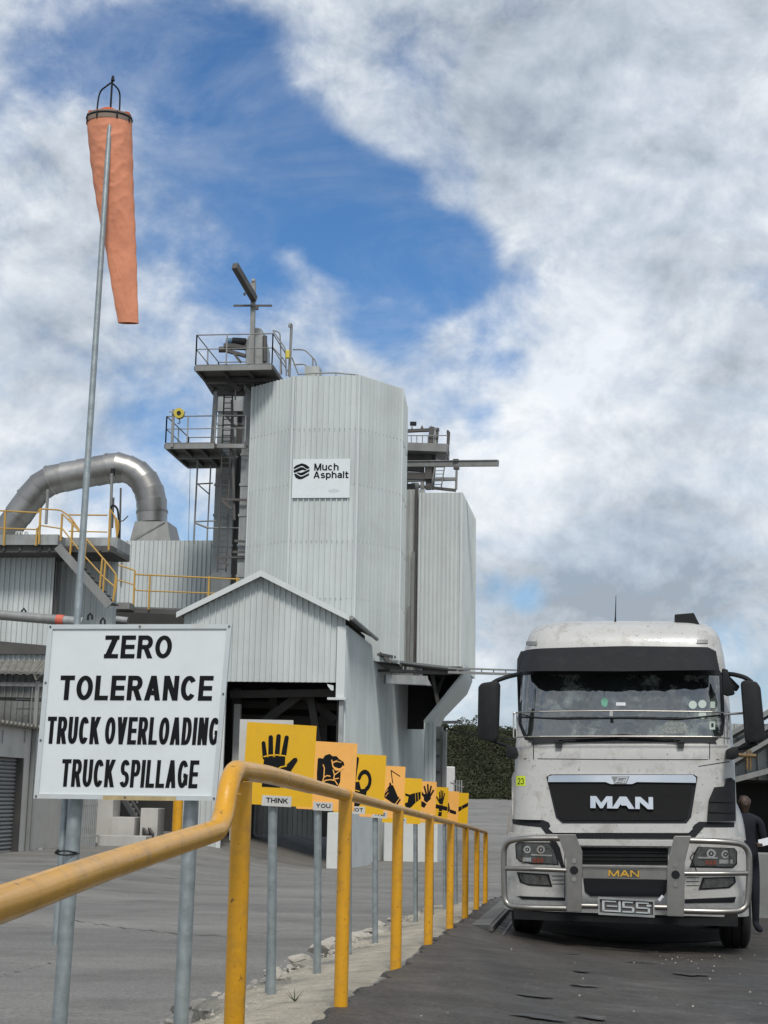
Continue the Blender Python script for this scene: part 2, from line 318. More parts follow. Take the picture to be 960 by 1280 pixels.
def text(g, s_, fn, a0, a1, b0, b1, c0, c1, bold=.19):
    """lettering with cap height b0..b1 fitted between a0 and a1; strokes widened in the real proportions of fn"""
    Wr = (fn(a1, b0, 0)-fn(a0, b0, 0)).length; Hr = (fn(a0, b1, 0)-fn(a0, b0, 0)).length
    adv = [(GL[ch][0] if ch != ' ' else .30) for ch in s_]
    tot = Wr/Hr; av = tot/len(s_)           # width available in cap heights
    px_ = min(bold*.92, .375*av); gap = min(.12, .14*av)
    nat = sum(adv); npen = len([c for c in s_ if c != ' '])
    kx = (tot - npen*px_ - gap*(len(s_)-1))/max(.1, sum(adv)-0)
    kx = max(kx, .2); gp_ = gap; x = 0; lay = 0
    def put(poly):
        nonlocal lay
        e = (c1-c0)*.02*lay; lay = (lay+1) % 9
        g.prism([(a0+(a1-a0)*X/tot, b0+(b1-b0)*Y) for X, Y in poly], fn, c0, c1+e)
    for ch in s_:
        if ch == ' ': x += .30*kx+gp_; continue
        w = GL[ch][0]*kx; T = px_; t2 = min(bold*.86, px_*1.1)
        SX = lambda u: x+T/2+u*w
        SY = lambda v: t2/2+v*(1-t2)
        for it in GL[ch][1]:
            if it[0] == 'v': put([(SX(it[1])-T/2, SY(it[2])-t2/2), (SX(it[1])+T/2, SY(it[2])-t2/2), (SX(it[1])+T/2, SY(it[3])+t2/2), (SX(it[1])-T/2, SY(it[3])+t2/2)])
            elif it[0] in 'hh': 
                e0 = T/2 if it[0] == 'h' else 0
                put([(SX(it[1])-e0, SY(it[3])-t2/2), (SX(it[2])+e0, SY(it[3])-t2/2), (SX(it[2])+e0, SY(it[3])+t2/2), (SX(it[1])-e0, SY(it[3])+t2/2)])
            elif it[0] in 'dD':
                x0, y0, x1, y1 = it[1:]; Y0 = SY(y0)+(t2/2 if y0 == 1 else -t2/2 if y0 == 0 else 0); Y1 = SY(y1)+(t2/2 if y1 == 1 else -t2/2 if y1 == 0 else 0)
                sl = abs((SX(x1)-SX(x0))/(Y1-Y0)) if Y1 != Y0 else 0; hw = T*.54*math.sqrt(1+sl*sl*.6)
                X0, X1 = SX(x0), SX(x1)
                if x0 in (0, 1) and ch not in 'NZM': X0 += (hw-T/2)*(1 if x0 == 0 else -1)
                if ch in 'NMZ': hw = T*.56*(1.15 if ch == 'Z' else 1); X0 += (hw-T/2)*(1 if x0 == 0 else -1 if x0 == 1 else 0); X1 += (hw-T/2)*(1 if x1 == 0 else -1 if x1 == 1 else 0)
                put([(X0-hw, Y0), (X0+hw, Y0), (X1+hw, Y1), (X1-hw, Y1)])
            else:
                pts_ = [(SX(u), min(1, max(SY(v), 0 if v < 0 else -9)) if v > 1 or v < 0 else SY(v)) for u, v in it[1]]; n = len(pts_); L = []; R = []
                closed = (abs(pts_[0][0]-pts_[-1][0])+abs(pts_[0][1]-pts_[-1][1])) < 1e-5
                for k in range(n):
                    p0 = pts_[(k-1) % (n-1)] if closed else pts_[max(k-1, 0)]; p1 = pts_[(k+1) % (n-1)] if closed else pts_[min(k+1, n-1)]
                    if closed and k == n-1: p0 = pts_[n-2]; p1 = pts_[1]
                    if closed and k == 0: p0 = pts_[n-2]
                    dx, dy = p1[0]-p0[0], p1[1]-p0[1]; l = math.hypot(dx, dy) or 1; nx, ny = -dy/l, dx/l
                    L.append((pts_[k][0]+nx*T/2, pts_[k][1]+ny*t2/2)); R.append((pts_[k][0]-nx*T/2, pts_[k][1]-ny*t2/2))
                e = (c1-c0)*.02*lay; lay = (lay+1) % 9
                mp = lambda q: (a0+(a1-a0)*q[0]/tot, b0+(b1-b0)*q[1])
                V = []
                for q, r in zip(L, R): q, r = mp(q), mp(r); V += [fn(q[0], q[1], c0), fn(r[0], r[1], c0), fn(q[0], q[1], c1+e), fn(r[0], r[1], c1+e)]
                Fc = []
                for k in range(n-1): b = 4*k; Fc += [(b+2, b+3, b+7, b+6), (b, b+4, b+5, b+1), (b, b+2, b+6, b+4), (b+1, b+5, b+7, b+3)]
                if not closed: b = 4*(n-1); Fc += [(0, 1, 3, 2), (b, b+2, b+3, b+1)]
                g.add(V, Fc)
        x += w+T+gp_

# --- ribbed cladding, sheet by sheet
_sheets = {}
def sheet_mesh(w, z0, ztop, pitch=.19, h=.06, rw=.06, mat=CLAD, key=None):
    if key and key in _sheets: return _sheets[key]
    xs = [(0, 0)]; n = max(1, round(w/pitch)); p = w/n
    for i in range(n):
        c = (i+.5)*p
        xs += [(c-rw/2, 0), (c-rw/4, h), (c+rw/4, h), (c+rw/2, 0)]
    xs.append((w+.012, 0))
    v = []; f = []
    for x, y in xs: v += [(x, y, z0), (x, y, ztop(x))]
    for i in range(len(xs)-1): f.append((2*i, 2*i+2, 2*i+3, 2*i+1))
    me = bpy.data.meshes.new('cladding_sheet'); me.from_pydata(v, [], f); me.update(); me.materials.append(mat)
    if key: _sheets[key] = me
    return me
def clad(parent, a, b, z0, z1, mat=CLAD, sheet=.76, courses=1, name='cladding_sheet', topfn=None, pitch=.19, offs=0.0):
    """a,b = (s,t) ends in the plant frame, listed so that the outside is on the right-hand side facing a->b ; z absolute."""
    A = B(a[0], a[1], 0); Bq = B(b[0], b[1], 0); d = Bq-A; L = d.length; d.normalize()
    nrm = Vector((d.y, -d.x, 0)); ang = math.atan2(d.y, d.x); n = max(1, round(L/sheet)); w = L/n; off = wloc(parent)
    for c in range(courses):
        zb = z0+(z1-z0)*c/courses; zt = z0+(z1-z0)*(c+1)/courses
        for i in range(n):
            x0 = i*w
            if topfn and c == courses-1:
                me = sheet_mesh(w, 0, lambda x: topfn(x0+x)-zb, pitch, mat=mat)
            else:
                me = sheet_mesh(w, 0, lambda x: zt-zb, pitch, mat=mat, key=(round(w, 4), round(zt-zb, 4), pitch, mat.name))
            o = bpy.data.objects.new(name, me); COL.objects.link(o); o.parent = parent
            p = A + d*x0 + nrm*(.006*(courses-c) + .003*(i % 2) + offs); p.z = zb
            # local +y of the sheet is the outward side: rotate so that +y = nrm
            o.rotation_euler = (0, 0, ang); o.scale = (1, -1, 1); o.location = p-off
    return

# ------------------------------------------------------------------ ground
def lerp_tab(tab, x):
    if x <= tab[0][0]: return tab[0][1]
    for (x0, y0), (x1, y1) in zip(tab, tab[1:]):
        if x <= x1:
            u = (x-x0)/(x1-x0); return y0+(y1-y0)*u
    return tab[-1][1]
def sm(x, a, b):
    u = max(0, min(1, (x-a)/(b-a))); return u*u*(3-2*u)
def xr(Y):
    d = ray(694-2000/Y, 1050); return d.x/d.y*Y
_xa, _xb = xr(7.4), xr(22.4)
def xrail(Y): return _xa+(_xb-_xa)*(Y-7.4)/15.0
TL = [(-20, -1.0), (0, -1.08), (6, -1.22), (8.6, -1.33), (20, -1.62), (30, -1.85), (45, -2.12), (52, -2.25), (60, -2.3), (75, -2.2), (90, -1.6), (120, 0), (160, 2.0), (400, 8), (3000, 8)]
TF_ = [(-20, -1.0), (0, -1.08), (6, -1.22), (8.6, -1.33), (20, -1.50), (30, -1.60), (40, -1.66), (46.5, -1.62), (53, -1.32), (62, -1.2), (100, -1.0), (160, 2.0), (400, 8), (3000, 8)]
def zk(Y): return -.758-.0327*Y
def zl(q, Y):
    a = lerp_tab(TL, Y); b = lerp_tab(TF_, Y)
    s = (xrail(Y)+q)*math.cos(BF.a) - Y*math.sin(BF.a)
    u = sm(-s, 7.3, 12.0); return a*(1-u)+b*u
def zg(q, Y):                              # ground height, absolute
    L = zl(q, Y); u = sm(Y, 23, 36)
    if q >= 0: k = zk(Y)-.10*sm(q, 0, 2.2)-.12*sm(q, 0, .9)*sm(Y, 11, 15); z = k*(1-u)+L*u
    else:
        k = zk(Y)-.10 - .12*min(-q, .9); z = k if -q < .75 else k*(1-sm(-q, .75, 1.1)) + L*sm(-q, .75, 1.1)
        z = min(z, k) if -q < 1.1 else L
        z = z*(1-u)+L*u
    return z+CZ
def zxy(x, y): return zg(x-xrail(y), y)
def grid(qs, Ys, zf, name, mat, **kw):
    g = G(); n = len(qs)
    for Y in Ys:
        for q in qs: g.v.append(Vector((xrail(Y)+q, Y, zf(q, Y))))
    for j in range(len(Ys)-1):
        for i in range(n-1): a = j*n+i; g.f.append((a, a+1, a+n+1, a+n))
    o = g.build(name, mat, base=(0, 0, 0), smooth=True); return o
def frange(a, b, st):
    r = [];
    while a < b-1e-6: r.append(a); a += st
    return r+[b]
qs = [-2000, -600, -200, -90, -50] + frange(-35, -14, 1.5) + frange(-13, -1.4, .5) + [-1.1, -1.0, -.9, -.82, -.75, -.6, -.4, -.2, -.001, 0.001, .3, .7, 1.1, 1.5, 1.9, 2.3, 3, 4, 6, 10, 20, 50, 120, 400, 1500, 3000]
Ys = frange(-12, 30, 1.0) + frange(31, 62, 1.0) + frange(65, 130, 5) + [150, 200, 300, 500, 1000, 3000]
tag(grid(qs, Ys, zg, 'yard_ground', YARD), 'grey worn asphalt yard spreading to the plant and the hill', kind='structure')
# darker lane on the right of the railing, rippled edge, 4 mm above
g = G(); ny = frange(1.5, 26, .11)+frange(26.3, 60, .5); rl_ = random.Random(4); nq = [0, .02, .25, .6, 1, 1.5, 2, 2.5, 3.5, 5, 8, 14]
for Y in ny:
    e0 = .035*math.sin(Y*5.1)+.03*math.sin(Y*11.7+1)+.02*math.sin(Y*23)
    if Y < 9: e0 -= .06*math.sin((9-Y)*1.3)**2
    if Y > 23: e0 += (Y-23)*.02
    e0 += rl_.uniform(-.03, .03)
    for i, q in enumerate(nq):
        qq = q + e0*max(0, 1-i/3)+.03
        g.v.append(Vector((xrail(Y)+qq, Y, zg(max(qq, .002), Y)+(.02 if 0 < i else -.03)*(1 if qq < 1 else .6))))
n = len(nq)
for j in range(len(ny)-1):
    for i in range(n-1): a = j*n+i; g.f.append((a, a+1, a+n+1, a+n))
tag(g.build('lane_road', ASPH, base=(0, 0, 0), smooth=True), 'dark damp asphalt lane under the white lorry', kind='structure')

# concrete kerb strip with broken outer edge
g = G(); rnd = random.Random(3)
Yk = frange(4.0, 23.5, .12); prof = []
for Y in Yk:
    w = .80+.06*math.sin(Y*2.3)+.05*math.sin(Y*5.9+2)+rnd.uniform(-.035, .035)
    z = zk(Y)+CZ
    ri = .02+.02*math.sin(Y*4.2)+rnd.uniform(-.01, .01) + (.04 if Y < 7.2 else 0)
    row = [(ri+.01, z-.12), (ri, z-.005), (-.12, z), (-.35, z-.02), (-w*.72, z-.055), (-w*.9, z-.075+rnd.uniform(-.012, .012)), (-w, z-.10+rnd.uniform(-.02, .015)), (-w-.02-rnd.uniform(0, .04), z-.35)]
    prof.append([Vector((xrail(Y)+q, Y, zz)) for q, zz in row])
n = len(prof[0])
for r in prof: g.v += r
for j in range(len(prof)-1):
    for i in range(n-1): a = j*n+i; g.f.append((a, a+1, a+n+1, a+n))
g.f.append(tuple(range(n))); g.f.append(tuple(range(len(g.v)-n, len(g.v))))
strip = tag(g.build('kerb_strip', CONC, base=(0, 0, 0)), 'pale concrete strip under the yellow railing with a broken edge', kind='structure')
# stones and rubble lying on the outer edge: pieces of the strip
def rock(c, r, seed, parent, mat=ROCK):
    rr = random.Random(seed); bm = bmesh.new(); bmesh.ops.create_icosphere(bm, subdivisions=2, radius=1)
    sx, sy, sz = r*rr.uniform(.8, 1.5), r*rr.uniform(.7, 1.2), r*rr.uniform(.45, .75); pl = [Vector((rr.uniform(-1, 1), rr.uniform(-1, 1), rr.uniform(-.6, 1))).normalized() for _ in range(11)]
    for v in bm.verts:
        p = v.co.copy()
        for q in pl:
            k = p.dot(q)
            if k > .52: p -= q*(k-.52)
        v.co = Vector((p.x*sx, p.y*sy, p.z*sz)) + Vector((rr.uniform(-1, 1), rr.uniform(-1, 1), rr.uniform(-1, 1)))*r*.05
    a = rr.uniform(0, 3); me = bpy.data.meshes.new('stone'); bm.to_mesh(me); bm.free(); me.materials.append(mat)
    o = bpy.data.objects.new('stone', me); COL.objects.link(o); o.location = c; o.rotation_euler = (0, 0, a); o.parent = parent
for i in range(70):
    if i < 38: Y = rnd.uniform(7.6, 11.5); q = -.84+rnd.uniform(-.12, .08); r = rnd.uniform(.02, .075)
    else: Y = rnd.uniform(12, 20); q = -.80+rnd.uniform(-.25, .12); r = rnd.uniform(.05, .14)
    rock((xrail(Y)+q, Y, zk(Y)+CZ-.11+rnd.uniform(-.02, .02)), r, 50+i, strip)
# small weeds in the joint
g = G()
for k in range(9):
    a = rnd.uniform(0, 6.28); p = Vector((xrail(7.9)-.28, 7.9, zk(7.9)+CZ-.01)); q = p+Vector((math.cos(a)*.05, math.sin(a)*.05, rnd.uniform(.03, .08)))
    g.add([p, p+Vector((.006, 0, 0)), q], [(0, 1, 2)])
tag(g.build('weed_tuft', WEED), 'tiny green weed growing from the concrete strip by the second railing post', 'weed')
# concrete landing slab with a steel angle before the lorry
def gp(px, py, h=0):                       # point on ground under a pixel
    d = ray(px, py); Y = 3.0
    while Y < 200:
        p = Vector((0, 0, CZ))+d*(Y/d.y)
        if p.z <= zxy(p.x, p.y)+h: return p
        Y += .05
    return p
def slabpoly(pxs, z_up, name, mat, parent=None, th=.1):
    ps = [gp(*p) for p in pxs]; g = G(); n = len(ps)
    g.add([p+Vector((0, 0, z_up)) for p in ps]+[p-Vector((0, 0, th)) for p in ps], [tuple(range(n)), tuple(range(n, 2*n))[::-1]]+[(i, (i+1) % n, n+(i+1) % n, n+i) for i in range(n)])
    return g.build(name, mat, parent)
slab = slabpoly([(545, 1165), (612, 1167), (640, 1135), (598, 1129)], .085, 'landing_slab', CONC2)
tag(slab, 'flat grey concrete slab beside the lorry wheel at the end of the kerb', kind='structure')
g = G(); a, b = gp(614, 1168)+Vector((0, 0, .055)), gp(641, 1136)+Vector((0, 0, .055)); g.bar(a, b, .04, .05); g.build('steel_edge', DSTEEL, slab); G().bar(a+Vector((.12, 0, -.07)), b+Vector((.12, 0, -.07)), .03, .04).build('steel_edge', DSTEEL, slab)

# repaired seams in the yard and damp patches on the lane, plus painted shade under the lorry
SEAM = M('bitumen_seam', (.035, .033, .03), .6); LORRY_SHADE = M('shade_painted_asphalt', (.018, .017, .016), .85, 0, .3, 5, bump=.6, bscale=50, speck=.4, sscale=38, spec=.15); DAMP = M('damp_asphalt', (.022, .020, .018), .35, 0, .3, 8)
def ribbon(pxs, w, mat, name, label, dz=.008):
    ps = []
    for (x0, y0), (x1, y1) in zip(pxs, pxs[1:]):
        for k in range(10): ps.append(gp(x0+(x1-x0)*k/10, y0+(y1-y0)*k/10+.9*math.sin(k*1.9+x0)))
    g = G()
    for i, p in enumerate(ps): ww = w*(.6+.4*math.sin(i*1.3)); z = Vector((0, 0, dz)); g.v += [p+Vector((0, -ww/2, 0))+z, p+Vector((0, ww/2, 0))+z]
    for i in range(len(ps)-1): a = 2*i; g.f.append((a, a+2, a+3, a+1))
    return tag(g.build(name, mat), label, kind='structure')
ribbon([(-5, 1222), (40, 1211), (80, 1200)], .035, SEAM, 'yard_seam', 'dark seam in the yard asphalt left of the sign post')
ribbon([(93, 1151), (150, 1160), (213, 1167), (300, 1172), (380, 1160)], .05, SEAM, 'yard_seam', 'long dark seam in the yard asphalt behind the sign posts')
ribbon([(60, 1110), (140, 1101), (270, 1096)], .07, SEAM, 'yard_seam', 'far dark seam in the yard asphalt')
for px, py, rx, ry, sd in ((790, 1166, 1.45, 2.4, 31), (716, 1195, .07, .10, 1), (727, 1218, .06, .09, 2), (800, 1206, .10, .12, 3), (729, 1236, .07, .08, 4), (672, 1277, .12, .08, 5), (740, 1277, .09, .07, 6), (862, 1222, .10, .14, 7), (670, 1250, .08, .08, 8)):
    c_ = gp(px, py); r_ = random.Random(sd); ph = [r_.uniform(0, 6) for _ in range(4)]; vs0 = []
    for k in range(40):
        a = 6.28318*k/40; f = 1+.25*math.sin(2*a+ph[0])+.18*math.sin(3*a+ph[1])+.12*math.sin(5*a+ph[2])+.06*math.sin(9*a+ph[3])
        if sd == 31: f = 1+.06*math.sin(3*a)+.04*math.sin(7*a+1)+.03*math.sin(17*a)  # biggest patch: the lorry's shade painted on the lane
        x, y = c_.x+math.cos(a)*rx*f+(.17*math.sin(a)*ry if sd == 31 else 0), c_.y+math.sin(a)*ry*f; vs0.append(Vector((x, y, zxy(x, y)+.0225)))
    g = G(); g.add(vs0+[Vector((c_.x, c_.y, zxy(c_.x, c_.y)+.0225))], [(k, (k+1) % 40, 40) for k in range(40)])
    tag(g.build('damp_or_shade_patch', LORRY_SHADE if sd == 31 else DAMP), 'large dark patch under the lorry, its shade put into the colour' if sd == 31 else 'small dark damp patch on the lane before the lorry', kind='structure')

# ------------------------------------------------------------------ yellow handrail
rail = thing('handrail', (xrail(12.4), 12.4, zk(12.4)+CZ), 'yellow tubular railing running from the lower left corner to beside the lorry', 'railing')
A3 = P(389, 982.5, 6.35); E3 = P(607, 1040, 22.4)
def rl(Y): return A3+(E3-A3)*((Y-A3.y)/(E3.y-A3.y))
ramp = [P(-70, 1153, 2.25), P(0, 1131, 2.6), P(130, 1084, 3.4), P(255, 1040, 4.45)]
el = arc([P(-70, 1153, 2.25), P(0, 1131, 2.6), P(130, 1084, 3.4), P(277, 1036, 4.62), P(289, 962, 4.72), rl(5.35), rl(6.35)], .12, 8)
G().tube(el, .0325, 24).build('near_rail', YEL, rail, True)
G().tube([rl(6.3), rl(7.5)], .030, 20).build('top_rail', YEL, rail, True)
prev = 7.42
for k in range(1, 7):
    G().tube([rl(prev), rl(7.4+2.5*k+.03)], .026, 16).build('top_rail', YEL, rail, True); prev = 7.4+2.5*k+.03
for Y in (4.98, 7.4, 9.9, 12.4, 14.9, 17.4, 19.9, 22.4):
    p = rl(Y); zb = zk(Y)+CZ-.06
    if Y < 5.2: p = P(303, 973, 4.95)
    G().tube([Vector((p.x, Y, zb)), Vector((p.x, p.y, p.z-.012))], .0335 if Y < 8 else .036, 20).build('post', YEL, rail, True)
for Y in (7.42,):
    G().tube([rl(Y)-Vector((0, .02, 0)), rl(Y)+Vector((0, .02, 0))], .034, 20).build('weld_collar', YEL, rail, True)
a = P(288.5, 991, 4.70); b = P(288, 994, 4.70)
G().tube([a, a-Vector((0, 0, .006))], .0345, 24).build('weld_collar', YEL, rail, True)

# ------------------------------------------------------------------ zero tolerance sign
Ys_ = 7.0
c = {k: P(x, y, Ys_) for k, (x, y) in dict(tl=(61, 781), tr=(290, 780.5), br=(270.5, 1001), bl=(42.5, 998)).items()}
def SG(u, v, w=0):                         # u right 0..1, v up 0..1, w towards the viewer in metres
    p = (c['bl']*(1-u)+c['br']*u)*(1-v)+(c['tl']*(1-u)+c['tr']*u)*v
    return p+Vector((0, -w, 0))
sg = thing('warning_sign', (P(160, 1300, 7.05).x, 7.05, zxy(P(160, 1300, 7.05).x, 7.05)), 'large white board reading ZERO TOLERANCE on two galvanised posts behind the railing', 'sign')
G().boxf(lambda a, b, c_: SG(a, b, c_), .006, .994, .006, .994, -.012, .004).build('panel', SIGNW, sg)
fw = .026
for nm, (u0, u1, v0, v1) in dict(t=(0, 1, 1-fw, 1), b=(0, 1, 0, fw), l=(0, fw, fw, 1-fw), r=(1-fw, 1, fw, 1-fw)).items():
    G().boxf(lambda a, b, c_: SG(a, b, c_), u0, u1, v0, v1, -.02, .012).build('frame_strip', SIGNF, sg)
G().boxf(SG, .38, .78, -.003, fw*.8, .0125, .0145).build('stained_strip', STAIN, sg)
for s_, (x0, x1, y0, y1) in {'ZERO': (131, 215, 795, 824), 'TOLERANCE': (75, 266, 846, 877), 'TRUCK OVERLOADING': (59, 274, 898, 932), 'TRUCK SPILLAGE': (77, 248, 951, 985)}.items():
    def inv(px, py):                       # pixel -> (u,v) on the panel
        vv = (1000-py)/219.; xl = 42.5+(61-42.5)*vv; xr_ = 270.5+(290-270.5)*vv; return (px-xl)/(xr_-xl), vv
    ym = (y0+y1)/2; (u0, _), (u1, _) = inv(x0, ym), inv(x1, ym); v0, v1 = inv(x0, y1)[1], inv(x0, y0)[1]
    g = G(); text(g, s_, SG, u0, u1, v0, v1, .003, .006, bold=.215 if len(s_) < 10 else .19)
    g.build('lettering', BLACK, sg)
for (u, v) in ((.013, .013), (.987, .013), (.013, .987), (.987, .987), (.013, .66), (.013, .33), (.5, .987), (.987, .6), (.5, .013)):
    p = SG(u, v, .013); G().tube([p, p+Vector((0, -.004, 0))], .005, 8).build('rivet', DSTEEL, sg)
for (xt, xb, r) in ((96, 74, .038), (240, 226, .038)):
    p = P(xt, 985, 7.10); q = P(xb, 1285, 7.10); d = (q-p); k = (p.z-(zxy(q.x, q.y)-.1))/(-d.z)
    G().tube([p+(p-q)*.6, p+d*k], r*.92, 24).build('post', GALV, sg, True)
for v in (.25, .75):
    for u in (.2, .93):
        p = SG(u, v, -.02); G().boxf(lambda a, b, c_: p+Vector((a, b, c_)), -.05, .05, .0, .08, -.015, .015).build('bracket', GALV, sg)
# windsock mast, wire and sock
mast = thing('windsock_mast', P(71, 1183, 7.2), 'tall thin galvanised mast strapped to the left post of the white board', 'mast')
pa, pb = P(70, 1181, 7.12), P(137.5, 152, 7.28)
G().tube([pa, pa+(pb-pa)*.5, pb], [.0185, .017, .0135], 14).build('mast_tube', GALV, mast, True)
ax = (pb-pa).normalized()
top = P(140.5, 97, 7.285)
G().tube([pb-ax*.05, P(138.5, 130, 7.28), top], .0055, 8).build('spindle', IRON, mast, True)
G().tube([P(141, 101, 7.28), P(141.2, 95, 7.28)], [.011, .006], 8).build('spindle_nut', IRON, mast, True)
g = G(); lp = [P(85.5, 1063, 7.06), P(100, 1063, 7.05)]
cx = P(84, 1064, 7.10)
g.tube([cx+Vector((math.cos(t_)*.052, math.sin(t_)*.052, .004*math.sin(t_*3))) for t_ in [i*6.283/20 for i in range(20)]], .004, 6, closed=True)
g.tube([cx+Vector((math.cos(t_)*.056, math.sin(t_)*.05, -.012+.004*math.cos(t_*2))) for t_ in [i*6.283/20 for i in range(20)]], .0035, 6, closed=True)
tag(g.build('wire_tie', IRON), 'black wire wrapped round the left sign post and the mast', 'wire')
sock = thing('windsock', P(137, 150, 7.3), 'faded orange windsock hanging limp from the mast top', 'windsock')
def bez(a, b, n=8):
    return [a*(1-i/n)+b*(i/n) for i in range(n+1)]
# rim ellipse: centre (136.5,149), half-width 30 px, seen slightly from below
rc = P(136.8, 149.5, 7.36); rw = 30/1850*7.36; tilt = .10
def rimpt(a, k=1.0, dz=0): return rc+Vector((math.cos(a)*rw*k, math.sin(a)*rw*.8*k, dz - math.sin(a)*.0))
G().tube([rimpt(i*6.283/32) for i in range(32)], .006, 6, closed=True).build('ring', IRON, sock, True)
for a0 in (math.pi*.92, math.pi*.06):
    e_ = rimpt(a0, .62 if a0 > 2 else .42); t2 = P(139.5, 103, 7.285)
    m1 = Vector((e_.x, e_.y, e_.z+.10)); G().tube(arc([e_, m1, Vector((e_.x*.9+t2.x*.1, e_.y, t2.z-.005)), t2], .09, 6), .0045, 8).build('hanger', IRON, sock, True)
# fabric: rows down the sleeve with measured edges (px)
rows = [(146, 106.5, 166.5), (152, 107, 167), (165, 107.5, 167), (200, 111, 168), (235, 116, 168.5), (270, 122, 170), (300, 129, 171), (330, 134, 172), (360, 139, 172.5), (385, 143.5, 173.2), (404, 147, 174)]
nr = 150; na = 72; from mathutils import noise as mn; g = G(); rr = random.Random(5)
def rowat(y):
    for (y0, a0, b0), (y1, a1, b1) in zip(rows, rows[1:]):
        if y <= y1: u = (y-y0)/(y1-y0); return a0+(a1-a0)*u, b0+(b1-b0)*u
    return rows[-1][1:]
for j in range(nr+1):
    y = 146+(404-146)*j/nr; l, r_ = rowat(y); cpt = P((l+r_)/2, y, 7.36); hw = (r_-l)/2/1850*7.36
    fl = .8-.45*sm(j, 0, nr*.8); hw *= 1+.0*j
    for i in range(na):
        a = 2*math.pi*i/na
        fold = 1.7*.09*math.sin(j*.55+math.cos(a)*2.2+1.3*math.sin(j*.13))*sm(j, 3, 12) + .06*math.sin(j*.23*2.1-a*2+1) + .04*math.sin(j*1.3+a*1.0)
        jj = j*70/nr; rg1 = 1-abs(mn.noise(Vector((math.cos(a)*1.3, math.sin(a)*1.3+3, jj*.17+math.cos(a)*.5))))*3.2; rg2 = 1-abs(mn.noise(Vector((math.cos(a)*2.2+7, math.sin(a)*2.2, jj*.30-math.cos(a)*.9))))*3.2
        fold = (.8*fold*0 + .13*max(0, rg1)**2 + .07*max(0, rg2)**2 - .05)*sm(jj, 1.5, 7)
        kk = 1+(fold*(.35 if abs(math.cos(a)) > .9 else 1.0))*.55
        g.v.append(cpt+Vector((math.cos(a)*hw*(1+.015*math.sin(j*.42)*sm(j, 8, 30)), math.sin(a)*hw*fl*kk, 0)))
for j in range(nr):
    for i in range(na): a = j*na+i; b = j*na+(i+1) % na; g.f.append((a, b, b+na, a+na))
g.build('sleeve', SOCK, sock, True)
g = G()
for j, (k, dz) in enumerate(((1.015, .010), (1.02, -.004), (1.02, -.034))):
    for i in range(32): g.v.append(rimpt(i*6.283/32, k, dz-.0)+Vector((0, 0, .004)))
for j in range(2):
    for i in range(32): a = j*32+i; b = j*32+(i+1) % 32; g.f.append((a, b, b+32, a+32))
g.build('hem', HEM, sock, True)
g = G()
for j, (k, dz) in enumerate(((.985, .020), (.93, -.03), (.86, -.10))):
    for i in range(32): g.v.append(rimpt(i*6.283/32, k, dz + (.008*math.sin(i*1.1) if j == 0 else 0)))
for j in range(2):
    for i in range(32): a = j*32+i; b = j*32+(i+1) % 32; g.f.append((a, b, b+32, a+32))
g.build('lining', SOCKI, sock, True)
for a0 in (3.6, 4.3, 5.2, 5.9, 2.6, .8):
    p = rimpt(a0, 1.02, -.02); G().tube([p+Vector((0, 0, .03)), p+Vector((0, -.006, 0)), p-Vector((0, 0, .012))], .004, 6).build('lace', IRON, sock, True)

# ------------------------------------------------------------------ hand signal boards
def circ(x, y, r, n=14): return [(x+r*math.cos(6.2832*i/n), y+r*math.sin(6.2832*i/n)) for i in range(n)]
def capsule(x1, y1, r1, x2, y2, r2, n=7):
    a = math.atan2(y2-y1, x2-x1); o = []
    for i in range(n+1): t = a+math.pi/2+math.pi*i/n; o.append((x1+r1*math.cos(t), y1+r1*math.sin(t)))
    for i in range(n+1): t = a-math.pi/2+math.pi*i/n; o.append((x2+r2*math.cos(t), y2+r2*math.sin(t)))
    return o
def pc(x1, y1, x2, y2, r1, r2=None): return ('b', capsule(x1, y1, r1, x2, y2, r2 or r1))
def ln(*pts, w=.009, k='y'): return [(k, capsule(a[0], a[1], w, b[0], b[1], w, 3)) for a, b in zip(pts, pts[1:])]
HAND = [pc(.252, .287, .287, .49, .028, .034), pc(.35, .20, .366, .455, .032, .036), pc(.461, .178, .457, .44, .032, .036), pc(.578, .19, .55, .45, .031, .038),
        ('b', [(.277, .49), (.575, .455), (.58, .62), (.53, .90), (.27, .90), (.265, .70)]),
        ('b', [(.50, .62), (.60, .575), (.70, .47), (.745, .47), (.755, .51), (.68, .64), (.61, .78), (.57, .90), (.45, .86)])] + \
       ln((.27, .478), (.35, .455), (.45, .442), (.575, .45)) + ln((.262, .665), (.34, .648), (.385, .68), (.415, .715), (.46, .66), (.52, .61), (.60, .59)) + ln((.585, .46), (.59, .59))
_f = lambda *q: [((x-456)/450., (y-216)/450.) for x, y in q]
FIST = [('b', _f((600, 350), (615, 343), (640, 348), (655, 322), (690, 308), (715, 325), (745, 322), (770, 345), (715, 368), (722, 400), (745, 425), (740, 470), (700, 500), (650, 545), (605, 528), (600, 470))),
        ('b', capsule(.70, .385, .058, .645, .375, .052)), ('b', _f((728, 425), (785, 425), (786, 470), (786, 520), (762, 570), (640, 560), (650, 500))), ('b', _f((770, 345), (805, 365), (812, 395), (760, 380), (735, 368)))] + \
       ln(*_f((645, 395), (656, 420), (656, 490), (648, 530))) + ln(*_f((710, 355), (722, 405), (745, 430), (778, 428), (805, 412))) + ln(*_f((725, 430), (738, 468), (782, 432))) + ln(*_f((738, 468), (732, 508))) + \
       ln(*_f((655, 492), (680, 476), (705, 480))) + ln(*_f((650, 530), (670, 514), (710, 506), (745, 512), (766, 540))) + ln(*_f((738, 500), (772, 492))) + ln(*_f((732, 372), (745, 364), (785, 368)), w=.006)
